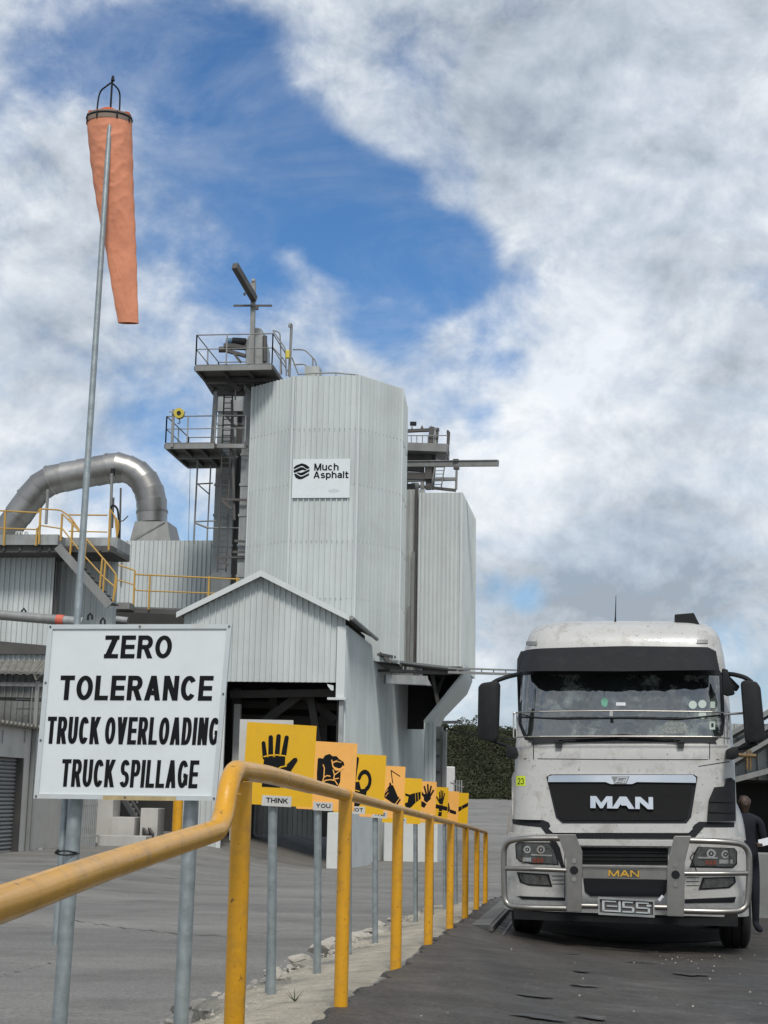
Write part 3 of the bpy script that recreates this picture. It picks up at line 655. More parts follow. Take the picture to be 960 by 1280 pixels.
OKH = [pc(.20, .24, .14, .62, .042, .05), *[('b', capsule(.42+.15*math.cos(a), .64+.17*math.sin(a), .042, .42+.15*math.cos(a+.45), .64+.17*math.sin(a+.45), .042, 4)) for a in [3.4+.45*k for k in range(9)]],
       ('b', [(.0, .66), (.28, .66), (.34, .80), (.50, .78), (.48, .95), (.30, 1.12), (.02, 1.12)])] + ln((.0, .64), (.24, .66)) + ln((.02, .90), (.15, .82), (.3, .84))
GRAB = [('b', [(.10, .72), (.26, .56), (.42, .54), (.52, .66), (.68, .86), (.54, 1.04), (.36, .96), (.08, .86)]), ('b', [(.50, .98), (.68, .82), (.78, .90), (.60, 1.08)]),
        pc(.34, .60, .30, .52, .04)] + ln((.55, 1.02), (.74, .84), w=.012) + ln((.10, .74), (.22, .66)) + ln((.12, .84), (.24, .74)) + [('b', capsule(.36, .50, .010, .26, .16, .010, 3)), ('b', capsule(.26, .16, .008, .66, .32, .008, 3))]
SIDEW = [pc(.05, .62, .35, .66, .035), ('b', [(.25, .62), (.62, .56), (.98, .52), (1.0, .72), (.68, .84), (.42, .98), (.18, .86)]), pc(.08, .90, .34, .88, .05), pc(.10, 1.0, .34, .96, .045)] + ln((.64, .56), (.70, .82), w=.012) + ln((.80, .54), (.86, .76), w=.012)
WAVE = [pc(.30, .30, .42, .58, .04), pc(.46, .22, .50, .54, .04), pc(.62, .28, .56, .56, .04), pc(.74, .42, .60, .62, .038), pc(.16, .50, .36, .68, .045), ('b', [(.30, .56), (.62, .54), (.64, .72), (.46, .86), (.30, .80)]),
        ('b', [(.28, .84), (.44, .92), (.34, 1.06), (.12, .98), (.05, .78)]), ('b', [(.05, 1.15), (.2, 1.2), (.22, 1.4), (.02, 1.36)])] + ln((.30, .80), (.46, .90), w=.012)
CROSSH = [pc(.40, .26, .44, .52, .034), pc(.50, .20, .52, .5, .036), pc(.61, .22, .60, .5, .036), pc(.72, .30, .66, .52, .034), pc(.24, .44, .42, .62, .036), ('b', [(.38, .48), (.68, .48), (.64, .72), (.44, .72)]),
          ('b', [(.44, .74), (.64, .74), (.60, 1.15), (.38, 1.15)]), pc(.18, .78, .90, .86, .075)] + ln((.42, .72), (.66, .72), w=.012) + ln((.40, .98), (.62, .98), w=.012)
CHOP = [('b', capsule(.15, .45, .045, .22, .62, .05)), ('b', capsule(.22, .62, .05, .12, .75, .045)), pc(.30, .7, .60, .75, .06)]
ARMS = [('b', [(.15, .55), (.40, .48), (1.0, .22), (1.0, .46), (.50, .68), (.22, .80), (.15, .75)]), pc(.12, .58, .30, .56, .04), pc(.14, .80, .34, .72, .05)] + ln((.42, .46), (.50, .70), w=.013)
def remap(pic, ax_, bx, ay, by_): return [(k, [(ax_+bx*x, ay+by_*y) for x, y in p]) for k, p in pic]
OKH = remap(OKH, .27, .75, -.15, 1.05); GRAB = remap(GRAB[:-2], .50, .55, -.06, .9)+[('b', capsule(.72, .38, .010, .67, .10, .010, 3)), ('b', capsule(.67, .10, .010, .88, .22, .010, 3))]
SIDEW = remap(SIDEW, .56, .42, -.13, .9); WAVE = remap(WAVE, .45, .62, -.08, .8); CROSSH = remap(CROSSH, .485, .53, -.05, .85); CHOP = remap(CHOP, .53, .6, 0, 1); ARMS = remap(ARMS, .54, .46, .22, .6)
specs = [  # right px, top py, distance, post px, pictogram, caption, board material, description
 (396, 904, 8.5, 343, HAND, 'THINK', BOARD_Y, 'deep yellow board with a black open palm, captioned THINK, nearest of the hand boards'),
 (447, 926, 10.2, 399, FIST, 'YOU', BOARD_O, 'orange yellow board with a black fist pointing at the viewer, captioned YOU'),
 (483, 941, 11.75, 437, OKH, 'NOT', BOARD_Y, 'yellow board with one raised finger and thumb making a ring'),
 (507, 955, 13.4, 470, GRAB, 'THE', BOARD_O, 'orange yellow board with a gloved hand holding a bent thin stick'),
 (528, 970, 15.35, 499, SIDEW, 'OP', BOARD_Y, 'yellow board with a black gloved hand pointing to the left'),
 (546, 974, 17.3, 520, WAVE, '', BOARD_O, 'orange yellow board with a black raised open glove leaning right'),
 (561, 981, 19.2, 540, CROSSH, '', BOARD_Y, 'yellow board with a raised hand crossed by a level forearm'),
 (574, 986, 21.0, 556, CHOP, '', BOARD_O, 'orange yellow board mostly hidden, only a small black curl showing'),
 (586, 988, 22.8, 570, ARMS, '', BOARD_Y, 'last yellow board of the row with a black forearm reaching in from the right')]
for i, (xr_, yt, Dd, xp, pic, cap, bm_, lab) in enumerate(specs):
    bw = .39 if i else .395; bh = .455
    tr = P(xr_, yt+3.5, Dd); th = -.035; u = Vector((math.cos(.12), math.sin(.12), 0)); u = (u*math.cos(th)+Vector((0, 0, math.sin(th)))).normalized()
    v = Vector((u.z*-1*u.x, 0, 1)); v = (v-u*v.dot(u)).normalized(); nrm = u.cross(v)*1.0
    if nrm.y > 0: nrm = -nrm
    tl = tr-u*bw
    def bf(a, b, c_, tl=tl, u=u, v=v, nrm=nrm, bw=bw): return tl+u*(a*bw)-v*(b*bw)+nrm*c_   # a right, b DOWN in board widths
    hr = bh/bw
    base = P(xp, 1150, Dd+.06); zb = zxy(base.x, base.y)+.02
    t_ = thing('hand_signal_board', (base.x, base.y, zb), lab, 'sign', 'hand signal boards along the railing')
    G().boxf(bf, 0, 1, 0, hr, -.004, .0).build('board', bm_, t_)
    topc = bf(((xp-xr_)/1850*Dd+bw)/bw, .06, -.035)
    pb_ = Vector((base.x, base.y, zb-.08)); pt_ = Vector((topc.x, topc.y, topc.z))
    G().tube([pb_, pt_], .0255, 14).build('post', GALV, t_, True)
    G().boxf(bf, ((topc-tl).dot(u)/bw)-.12, ((topc-tl).dot(u)/bw)+.12, .08, .14, -.012, -.0045).build('bracket', GALV, t_)
    gb = G(); gy = G(); kb = ky = 0
    for kind_, poly in pic:
        poly = [(min(max(a, .01), .99), min(b, hr-.12)) for a, b in poly]
        if kind_ == 'b': gb.prism(poly, bf, 0.0003, .0008+.0002*kb); kb += 1
        else: gy.prism(poly, bf, .001, .0032+.00008*ky); ky += 1
    gb.build('pictogram', BLACK, t_)
    if ky: gy.build('pictogram_line', bm_, t_)
    if cap:
        a0 = .285 if i == 0 else .29; a1 = a0+(.42 if i < 1 else .34)
        G().boxf(bf, a0, a1, hr-.135, hr+.012, .0002, .003).build('caption_plate', WHITE, t_)
        g = G(); wid = a1-a0; text(g, cap, lambda a, b, c_, bf=bf: bf(a, -b, c_), a0+wid*.14, a1-wid*.12, -(hr-.035), -(hr-.105), .003, .0038, .24); g.build('caption', BLACK, t_)
# a plain white plate behind the first board
wt = thing('white_plate_sign', (P(352, 1150, 8.9).x, 8.9, zxy(P(352, 1150, 8.9).x, 8.9)), 'blank white plate peeping out behind the open palm board', 'sign')
a = P(300, 899, 8.75); b = P(365, 960, 8.75)
G().boxf(lambda x, y, z: Vector((x, y, z)), a.x, b.x, 8.75, 8.755, b.z, a.z).build('plate', WHITE, wt)
p = P(346, 905, 8.78); G().tube([Vector((p.x, 8.80, zxy(p.x, 8.8)-.05)), Vector((p.x, 8.80, p.z))], .02, 12).build('post', GALV, wt, True)

# ------------------------------------------------------------------ plant: loading shed
sR = BT(431, 800, 47)[0]; sL = BT(229, 800, 47)[0]
apex = BT(329, 716, 47); eL = BT(226, 768, 47); eR = BT(437, 772, 47)
zdoor = BT(400, 853, 47)[2]; dl = BT(280, 853, 47)[0]; dr = BT(425, 853, 47)[0]
gz = lambda s, t: zxy(B(s, t, 0).x, B(s, t, 0).y)
shed = thing('loading_shed', B((sL+sR)/2, 47, gz((sL+sR)/2, 47)), 'pale ribbed metal shed with a gabled front over a dark drive-through', 'shed')
sl_, sr_ = eL[0], eR[0]
def gab(x):                                # x measured from sL along the front
    s = sL+x
    return (apex[2]-.10)-(apex[2]-eL[2])*(abs(s-apex[0])/(apex[0]-eL[0] if s < apex[0] else eR[0]-apex[0]))
clad(shed, (sL, 47), (sR, 47), zdoor, apex[2], topfn=gab, sheet=.76)
clad(shed, (sL, 47), (dl, 47), gz(sL, 47)-.2, zdoor, sheet=.76)
clad(shed, (sR, 47.0), (sR, 53), BS(440, 1000, sR)[2], eR[2]-.25, sheet=.76)
# roof planes with ribs running down the slope, fascia boards
for side in (-1, 1):
    e_ = eL if side < 0 else eR; ex = e_[0]+side*.05
    n = 9
    for i in range(n):
        t0 = 46.7+i*(53.2-46.7)/n; t1 = 46.7+(i+1)*(53.2-46.7)/n-.004
        G().hexa([B(apex[0], t0, apex[2]-.04), B(ex, t0, e_[2]-.04), B(ex, t1, e_[2]-.04), B(apex[0], t1, apex[2]-.04), B(apex[0], t0, apex[2]), B(ex, t0, e_[2]), B(ex, t1, e_[2]), B(apex[0], t1, apex[2])]).build('roof_sheet', CLAD_B, shed)
    G().hexa([B(apex[0], 46.62, apex[2]-.17), B(ex, 46.62, e_[2]-.15), B(ex, 46.69, e_[2]-.15), B(apex[0], 46.69, apex[2]-.17), B(apex[0], 46.62, apex[2]+.03), B(ex, 46.62, e_[2]+.03), B(ex, 46.69, e_[2]+.03), B(apex[0], 46.69, apex[2]+.03)]).build('fascia_board', FLASH, shed)
G().tube([B(eR[0]+.12, 46.6, eR[2]-.05), B(eR[0]+.12, 53.0, eR[2]-.05)], .07, 10).build('gutter', STEEL, shed, True)
a = BT(422, 780, 46.9); b = BT(430.5, 872, 46.9)
G().boxf(B, a[0], sR+.05, 46.88, 46.97, b[2], eR[2]-.3).build('corner_flashing', FLASH, shed)
G().boxf(B, a[0]-.25, sR+.12, 46.75, 46.99, b[2]-.08, b[2]-.005).build('ledge', FLASH, shed)
G().boxf(B, dr, sR+.02, 46.9, 47.2, gz(sR, 47)-1, b[2]-.09).build('door_jamb', SHAFT, shed)
G().boxf(B, dl-.05, dl+.1, 46.9, 47.0, gz(dl, 47)-.3, zdoor).build('door_jamb', FLASH, shed)
q = [BT(409, 855, 46.95), BT(417, 857, 46.95), BT(417, 863, 46.95), BT(414, 863, 46.95), BT(410, 858, 46.95)]
G().prism([(p[0], p[2]) for p in q], lambda a, b, c_: B(a, c_, b), 46.93, 46.98).build('torn_flashing', FLASH, shed)
# interior
zf = gz(-14, 47)
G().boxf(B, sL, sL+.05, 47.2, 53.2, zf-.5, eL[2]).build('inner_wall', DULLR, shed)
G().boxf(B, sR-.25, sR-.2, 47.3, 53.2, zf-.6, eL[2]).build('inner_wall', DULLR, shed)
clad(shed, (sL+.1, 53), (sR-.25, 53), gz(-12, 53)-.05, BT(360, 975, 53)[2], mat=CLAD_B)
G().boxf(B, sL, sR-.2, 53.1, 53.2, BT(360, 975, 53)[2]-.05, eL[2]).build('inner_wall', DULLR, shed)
for (x0, y0, x1, y1, t, w) in ((288, 868, 425, 866, 49, .25), (330, 902, 376, 868, 50, .28), (376, 868, 420, 900, 51, .25), (310, 930, 350, 880, 53, .3), (296, 860, 296, 1000, 50, .3), (388, 870, 398, 930, 50, .25), (300, 898, 425, 902, 52.6, .3), (340, 860, 345, 900, 52, .3), (312, 905, 312, 1047, 52.6, .3), (405, 880, 405, 1046, 52.7, .25), (290, 880, 425, 884, 52.5, .25)):
    G().bar(Bp(x0, y0, t), Bp(x1, y1, t), w*.6, w).build('inner_beam', DSTEEL, shed)
G().boxf(B, BT(292, 900, 49)[0], BT(300, 900, 49)[0], 49, 49.2, gz(-12, 49), BT(292, 880, 49)[2]).build('inner_column', WHITE, shed)
g = G(); px = BT(319, 1000, 52)
g.tube([B(px[0], 52, gz(-12, 52)), B(px[0], 52, BT(319, 940, 52)[2])], .05, 8).build('hanging_chain', GALV, shed)

# long lower wall behind the shed, beneath the silos
t_end = BS(529, 900, sR)[1]
hall = thing('lower_hall', B(sR, 62, gz(sR, 62)), 'pale ribbed wall under the silos, right behind the gabled shed', 'building')
zt2 = BS(505, 830, sR)[2]
clad(hall, (sR-.02, 53.0), (sR-.02, t_end), gz(sR, 60)-.4, BS(478, 838, sR)[2]+.6, sheet=.76)
a = BT(533, 903, 61); b = BT(545, 905, 61)
clad(hall, (a[0]-.1, 61), (b[0], 61), gz(-6, 61)-.3, a[2], sheet=.4)
# plinths
pl = thing('painted_plinth', B(sR+.15, 49, gz(sR, 49)), 'whitewashed plinth along the foot of the shed side wall', 'plinth')
zp = BT(434, 1016, 46.6)[2]
G().boxf(B, BT(409, 1050, 46.6)[0], sR+.28, 46.5, 52.6, gz(sR, 48)-1.0, zp).build('plinth_block', PLINTH, pl, bevel=.03)
G().boxf(B, sR+.28, BT(547, 1040, 56)[0], 56, 58.5, gz(sR+1, 57)-1.0, BT(500, 1016, 56)[2]).build('plinth_block', PLINTH, pl, bevel=.03)

# ------------------------------------------------------------------ main tower
ztop = BT(400, 470, 53)[2]; zbot = BT(495, 826, 54.8)[2]-.1
pts = [(BT(312, 600, 54.4)[0], 54.4), (BT(363, 600, 53)[0], 53), (BT(446, 600, 53)[0], 53), (BT(500.5, 600, 54.9)[0], 54.9), (BT(506, 600, 57.5)[0], 57.5)]
pts.append((BT(484, 600, 61)[0], 61)); pts.append((pts[0][0], 61))
tower = thing('main_tower', B(-12, 57, gz(-12, 57)), 'tall many-sided pale cladded tower with the white company board', 'tower')
for i in range(len(pts)):
    a = pts[i]; b = pts[(i+1) % len(pts)]
    clad(tower, a, b, zbot, ztop, courses=5, sheet=.76, mat=CLAD)
for i in range(4):
    a = pts[i]; b = pts[i+1]; A_ = B(a[0], a[1], 0); d = B(b[0], b[1], 0)-A_; Ln = d.length; d.normalize(); nr_ = Vector((d.y, -d.x, 0)); nk = int(Ln/.19)
    for c in range(1, 5):
        g = G(); zz = zbot+(ztop-zbot)*c/5
        for k in range(nk):
            q_ = A_+d*((k+.5)*Ln/nk)+nr_*.085; q_.z = zz+.06
            g.boxf(lambda x, y, z: q_+d*x+nr_*y+Vector((0, 0, z)), -.014, .014, -.03, .0, -.014, .014)
        tag(g.build('screw_row', STEEL, tower), kind='stuff')
for p in pts:
    cp = B(p[0], p[1], 0); mid = B(-12, 57.5, 0); d = (cp-mid).normalized()*.03
    G().tube([Vector((cp.x+d.x, cp.y+d.y, zbot)), Vector((cp.x+d.x, cp.y+d.y, ztop))], .055, 8).build('corner_trim', FLASH, tower)
n = len(pts); g = G(); g.add([B(p[0], p[1], ztop-.05) for p in pts]+[B(-12.0, 57, ztop+.25)], [(i, (i+1) % n, n) for i in range(n)]); g.build('roof', CLAD_B, tower)
g = G(); g.add([B(p[0], p[1], zbot+.03) for p in pts], [tuple(range(n))]); g.build('floor_plate', DSTEEL, tower)
# roof edge rail (curved) and hatch
g = G(); c_ = [BT(x, y, 54.0) for x, y in ((372, 468), (395, 466.5), (420, 466), (445, 468.5), (470, 476))]
g.tube([B(*q) for q in c_], .03, 8).build('roof_hoop', STEEL, tower, True)
for q in c_[1:]: G().tube([B(*q), B(q[0], q[1], ztop-.03)], .02, 6).build('roof_hoop_post', STEEL, tower)
a = BT(381, 458, 55); b = BT(399, 470, 55); G().boxf(B, a[0], b[0], 55, 55.6, ztop-.1, a[2]).build('roof_vent', CLAD_B, tower)
# company board
lg = thing('company_board', Bp(400, 622, 52.9), 'white company board with black round emblem and lettering on the tall tower', 'sign')
u0 = BT(366.5, 574, 52.92); u1 = BT(437, 623, 52.92); lw = u1[0]-u0[0]; lh = BT(400, 573.5, 52.92)[2]-BT(400, 622, 52.92)[2]; z0 = BT(400, 622.5, 52.92)[2]
def LB(a, b, c_=0): return B(u0[0]+a*lw, 52.92-c_, z0+b*lh)
G().boxf(LB, 0, 1, 0, 1, 0, .03).build('panel', SIGNW, lg)
g = G(); text(g, 'Much', LB, .375, .80, .70, .885, .03, .036, .21); text(g, 'Asphalt', LB, .365, .975, .50, .68, .03, .036, .21); g.build('lettering', BLACK, lg)
asp = lh/lw
def em(pts_):                              # emblem polygons: pixel coords in the zoomed crop (10.67x)
    return [((x-78)/742., 1-(y-150)/510.) for x, y in pts_]
g = G()
for poly in ([(88, 262), (120, 232), (195, 204), (250, 222), (296, 258), (286, 276), (262, 280), (205, 240), (185, 240), (95, 282)],
             [(88, 300), (180, 255), (215, 258), (262, 290), (240, 300), (205, 292), (120, 325), (95, 330)],
             [(296, 282), (296, 310), (210, 362), (175, 362), (128, 332), (150, 322), (180, 330), (208, 322), (262, 298)],
             [(96, 345), (120, 340), (178, 378), (205, 378), (292, 335), (290, 365), (205, 412), (165, 416), (120, 395)]):
    g.prism(em(poly), LB, .03, .036)
g.build('emblem', BLACK, lg)
G().prism([(.62, .19), (.74, .23), (.84, .18), (.80, .14), (.66, .13)], LB, .03, .032).build('faint_smudge', SIGNF, lg)

# recessed bay between towers
bay = thing('recessed_bay', B(-7, 62, gz(-7, 62)), 'narrow stained recess with a rusty downpipe between the two towers', 'building')
a = BT(505, 700, 60.3); b = BT(524, 700, 60.3); zt = BT(515, 612, 60.3)[2]
clad(bay, (a[0]-.3, 60.3), (b[0]+.2, 60.3), zbot-.1, zt, mat=CLAD_B, sheet=.38)
p = BT(519.5, 700, 60.1); G().tube([B(p[0], 60.1, zbot), B(p[0], 60.1, zt)], .065, 8).build('downpipe', DSTEEL, bay, True)
p = BT(510, 760, 60.1); G().boxf(B, p[0]-.02, p[0]+.10, 60.05, 60.2, zbot, BT(510, 758, 60.1)[2]).build('stained_flashing', STEEL, bay)
p = BT(513.5, 760, 60.1); G().boxf(B, p[0]-.0, p[0]+.14, 60.02, 60.15, zbot, BT(510, 690, 60.1)[2]).build('stained_flashing', CLAD_D, bay)

# ------------------------------------------------------------------ second tower
t1, t2 = 60, 66
f0 = BT(524, 700, t1)[0]; f1 = BT(576, 700, t1)[0]; z2t = BT(550, 616, t1)[2]; z2b = BT(550, 833, t1)[2]
f2 = max(BT(593, 700, t2)[0], f1+.02)
tw2 = thing('second_tower', B(-5.5, 63, gz(-5.5, 63)), 'lower pale cladded tower with an open dark hopper bottom, right of the tall tower', 'tower')
clad(tw2, (f0, t1), (f1, t1), z2b, z2t, courses=3)
clad(tw2, (f1, t1), (f2, t2), z2b, z2t, courses=3, sheet=.76)
clad(tw2, (f0, t2), (f0, t1), z2b, z2t, courses=1)
clad(tw2, (f2, t2), (f0, t2), z2b, z2t, courses=1)
for s_, t_ in ((f0, t1), (f1, t1), (f2, t2)):
    G().tube([B(s_, t_, z2b), B(s_, t_, z2t)], .06, 8).build('corner_trim', FLASH, tw2)
g = G(); g.add([B(f0, t1, z2t-.04), B(f1, t1, z2t-.04), B(f2, t2, z2t-.04), B(f0, t2, z2t-.04)], [(0, 1, 2, 3)]); g.build('roof', CLAD_B, tw2)
# hopper side plate: profile (s,z) swept t1..t2
pr0 = [BT(581, 833, t1), BT(580, 843, t1), BT(531, 903, t1)]; pr1 = [BT(590, 833, t2), BT(590.5, 852, t2), BT(584, 868, t2), BT(556, 897, t2), BT(549, 912, t2)]
pr0 = [BT(581, 833, t1), BT(580.5, 842, t1), BT(568, 857, t1), BT(545, 886, t1), BT(531, 903, t1)]
g = G(); m = len(pr0)
for off in (0, .06):
    for p in pr0: g.v.append(B(p[0]-off, p[1], p[2]+off))
    for p in pr1: g.v.append(B(p[0]-off, p[1], p[2]+off))
for i in range(m-1):
    g.f.append((i, i+1, m+i+1, m+i)); g.f.append((2*m+i, 3*m+i, 3*m+i+1, 2*m+i+1)); g.f.append((i, 2*m+i, 2*m+i+1, i+1)); g.f.append((m+i, m+i+1, 3*m+i+1, 3*m+i))
g.build('hopper_plate', CLAD, tw2, True)
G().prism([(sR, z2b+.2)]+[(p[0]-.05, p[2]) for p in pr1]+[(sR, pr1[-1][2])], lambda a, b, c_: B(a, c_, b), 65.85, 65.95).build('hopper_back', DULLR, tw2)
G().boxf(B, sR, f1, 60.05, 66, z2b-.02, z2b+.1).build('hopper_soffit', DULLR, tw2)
for (x0, y0, x1, y1, t) in ((530, 838, 575, 842, 60.4), (540, 842, 548, 880, 61), (556, 842, 545, 870, 62)):
    G().bar(Bp(x0, y0, t), Bp(x1, y1, t), .15).build('hopper_beam', DSTEEL, tw2)
# steel frame column at the far corner
fc = thing('frame_column', B(BT(552, 1000, 62.5)[0], 62.5, gz(-5, 62)), 'grey bolted steel column below the hopper beside the dark hill', 'column')
a = BT(545, 908, 62.5); b = BT(558, 908, 62.5); zb = gz(-5, 62)-.3
G().boxf(B, a[0], a[0]+(b[0]-a[0])*.65, 62.5, 62.8, zb, a[2]).build('column_web', STEEL, fc)
G().boxf(B, a[0]+(b[0]-a[0])*.68, b[0], 62.35, 62.9, zb, a[2]-.2).build('column_flange', STEEL, fc)
for y in (925, 945, 965, 985, 1005, 1025):
    p = BT(546, y, 62.4); G().boxf(B, p[0]-.05, p[0]+.12, 62.38, 62.49, p[2]-.05, p[2]+.05).build('cleat', DSTEEL, fc)
G().bar(Bp(553, 903, 62.5), Bp(577, 902.5, 62.5), .12).build('stub_beam', STEEL, fc)
# canopy trays and gantry over the lane
cn = thing('canopy_tray', Bp(500, 838, 57), 'rusty grey canopy strips and slanted trough on the wall under the towers', 'canopy')
for (x0, y0, x1, y1, t0_, t1_, w, h, mt, nm) in ((475, 826, 575, 838, 54.5, 60, .9, .08, STEEL, 'canopy_sheet'), (480, 838, 560, 842, 55, 60, .5, .1, DSTEEL, 'canopy_beam'), (481, 849, 533, 851, 55, 55.6, .35, .33, SHAFT, 'trough'), (470, 818, 490, 822, 54, 55, .5, .08, DSTEEL, 'canopy_sheet'), (474, 816, 488, 828, 54.1, 54.2, .1, .1, DSTEEL, 'canopy_strut')):
    G().bar(Bp(x0, y0, t0_), Bp(x1, y1, t1_), w, h).build(nm, mt, cn)
p = BT(533, 845, 55.6); q = BT(533, 857, 55.6); r_ = BT(539, 857, 55.6)
G().prism([(p[0], p[2]), (q[0], q[2]), (r_[0], r_[2])], lambda a, b, c_: B(a, c_, b), 55.4, 55.8).build('trough_end', SHAFT, cn)
ga = thing('cable_gantry', Bp(600, 838, 56), 'thin cable ladder spanning from the towers to behind the lorry', 'gantry')
for dy in (-2.4, 2.8):
    G().bar(Bp(560, 837.5+dy, 56), Bp(830, 846+dy, 56), .08, .06 if dy < 0 else .09).build('gantry_rail', STEEL, ga)
for i in range(18):
    x = 572+i*15; y = 837.8+(x-560)*8.5/270; G().bar(Bp(x, y-2, 56), Bp(x, y+2.4, 56), .05).build('gantry_rung', STEEL, ga)
p = BT(828, 850, 56); G().tube([B(p[0], 56.1, gz(p[0], 56)-.2), B(p[0], 56.1, p[2]+.3)], .1, 10).build('gantry_post', STEEL, ga, True)
w_ = G(); w_.tube([Bp(560, 911, 63), Bp(578, 915.5, 63), Bp(600, 919, 63), Bp(650, 926, 63), Bp(760, 928, 63), Bp(900, 910, 63)], .03, 5)
tag(w_.build('overhead_wire', IRON), 'thin overhead wire crossing in front of the bushy hill', 'wire')

# ------------------------------------------------------------------ railings / platforms for steelwork
def guard(parent, pts_, mat, r=.024, h=1.0, post_at=None, n_mid=1, pr=.03):
    """pts_: deck-level world points of one run; builds top rail, mid rail and posts as parts"""
    pts_ = [Vector(p) for p in pts_]; upz = Vector((0, 0, h))
    G().tube([p+upz for p in pts_], r, 6).build('top_rail', mat, parent, True)
    G().tube([p+upz*.52 for p in pts_], r*.85, 6).build('mid_rail', mat, parent, True)
    for p in pts_: G().bar(p, p+upz, pr*1.6, pr*1.6).build('rail_post', mat, parent)
def platform(name, loc, label, s0, s1, t0_, t1_, z, mat=STEEL):
    th = thing(name, loc, label, 'platform')
    G().boxf(B, s0, s1, t0_, t1_, z-.05, z).build('deck', M(name+'_deck', (.13, .12, .11), .8, 0, .3, 1.5), th)
    for s_ in (s0, (s0*2+s1)/3, (s0+2*s1)/3, s1): G().bar(B(s_, t0_, z-.13), B(s_, t1_, z-.13), .10, .16).build('joist', DSTEEL, th)
    for t_ in (t0_, (t0_+t1_)/2, t1_): G().bar(B(s0, t_, z-.15), B(s1, t_, z-.15), .10, .20).build('edge_beam', mat, th)
    return th
# upper platform (elevator head)
a = BT(244.5, 456, 53); b = BT(340, 454, 53); zu = a[2]; tu = 56.6
up_ = platform('upper_platform', B(a[0], 53, zu-.3), 'topmost steel platform with guard rails round the elevator head left of the tall tower', a[0], b[0]-.0, 53, tu, zu)
guard(up_, [B(a[0], 53, zu), B((a[0]*2+b[0])/3+.2, 53, zu), B((a[0]+2*b[0])/3+.1, 53, zu), B(b[0], 53, zu)], STEEL, h=1.18)
guard(up_, [B(a[0], 53, zu), B(a[0], 54.8, zu), B(a[0], tu, zu)], STEEL, h=1.18)
guard(up_, [B(b[0], 53, zu), B(b[0], 54.6, zu), B(b[0], tu, zu)], STEEL, h=1.18)
guard(up_, [B(a[0], tu, zu), B((a[0]+b[0])/2, tu, zu)], STEEL, h=1.18)
# bracket truss below the upper platform
for (x0, y0, x1, y1, t) in ((254, 473, 340, 476, 54.5), (262, 478, 300, 490, 55), (266, 490, 306, 492, 55), (254, 470, 268, 492, 55), (285, 476, 300, 488, 54.6), (300, 470, 318, 490, 55)):
    G().bar(Bp(x0, y0, t), Bp(x1, y1, t), .12, .18).build('bracket_beam', DSTEEL, up_)
# lower platform
a2 = BT(207, 553.5, 54.2); b2 = BT(306, 556, 54.2); zl_ = a2[2]; tl_ = 57.6
lo_ = platform('lower_platform', B(a2[0], 54.2, zl_-.3), 'middle steel platform with guard rails and a yellow hoist left of the tall tower', a2[0], BT(268, 556, 54.2)[0], 54.2, tl_, zl_)
e2 = BT(268, 556, 54.2)[0]
guard(lo_, [B(a2[0], 54.2, zl_), B(a2[0]+.85, 54.2, zl_), B(e2, 54.2, zl_), B(b2[0], 54.2, zl_)], STEEL, h=1.05)
guard(lo_, [B(a2[0], 54.2, zl_), B(a2[0], 56, zl_), B(a2[0], tl_, zl_)], STEEL, h=1.05)
guard(lo_, [B(a2[0], tl_, zl_), B((a2[0]+e2)/2, tl_, zl_), B(e2, tl_, zl_)], STEEL, h=1.05)
G().bar(B(e2, 54.4, zl_-.1), B(b2[0], 54.4, zl_-.12), .12, .16).build('edge_beam', STEEL, lo_)
p = BT(217, 512, 54.1); G().bar(B(p[0], 54.1, zl_-.2), B(p[0], 54.1, p[2]), .10).build('hoist_post', STEEL, lo_)
# hoist
hp = Bp(224, 517, 54.0)
ho = thing('chain_hoist', hp, 'yellow round chain hoist hanging at the rail of the middle platform', 'hoist')
G().tube([hp+Vector((0, -.10, 0)), hp+Vector((0, .12, 0))], .20, 16).build('hoist_body', HOIST, ho, True)
G().tube([hp+Vector((0, -.13, 0)), hp+Vector((0, -.10, 0))], .08, 12).build('hoist_hub', IRON, ho, True)
G().tube([hp+Vector((0, 0, -.18)), hp+Vector((.05, 0, -.35)), hp+Vector((.0, 0, -.42)), hp+Vector((-.05, 0, -.36))], .02, 6).build('hook', IRON, ho, True)
G().bar(hp+Vector((-.4, 0, .06)), hp+Vector((.25, 0, .06)), .04).build('hoist_bracket', STEEL, ho)
# elevator shafts
elv = thing('bucket_elevator', B(BT(285, 720, 56.5)[0], 56.5, gz(-14, 56)), 'grey twin-leg bucket elevator climbing the left side of the tall tower', 'elevator')
for (xa, xb_, yt, t, d, mt, yb) in ((269, 293, 500, 58.0, 1.0, SHAFT, 1000), (300.5, 313, 474, 55.0, .5, SHAFT, 1000), (293, 300, 512, 58.3, .7, DSTEEL, 1000)):
    s0 = BT(xa, 600, t)[0]; s1 = BT(xb_, 600, t)[0]; zt = BT(xa, yt, t)[2]
    G().boxf(B, s0, s1, t, t+d, gz(s0, t)-.2, zt).build('casing', mt, elv, bevel=.02)
    for y in range(530, 760, 38):
        z = BT(xa, y, t)[2]; G().boxf(B, s0-.03, s1+.03, t-.03, t+.02, z-.05, z+.05).build('casing_flange', mt, elv)
p = BT(281, 500, 58); q = BT(301, 500, 58)
G().prism([(p[0]-.3, p[2]-.5), (q[0]+.1, p[2]-.5), (q[0]+.1, p[2]+.55), (p[0]+.15, p[2]+.55), (p[0]-.3, p[2]+.1)], lambda a, b, c_: B(a, c_, b), 57.9, 58.9).build('casing_hood', SHAFT, elv)
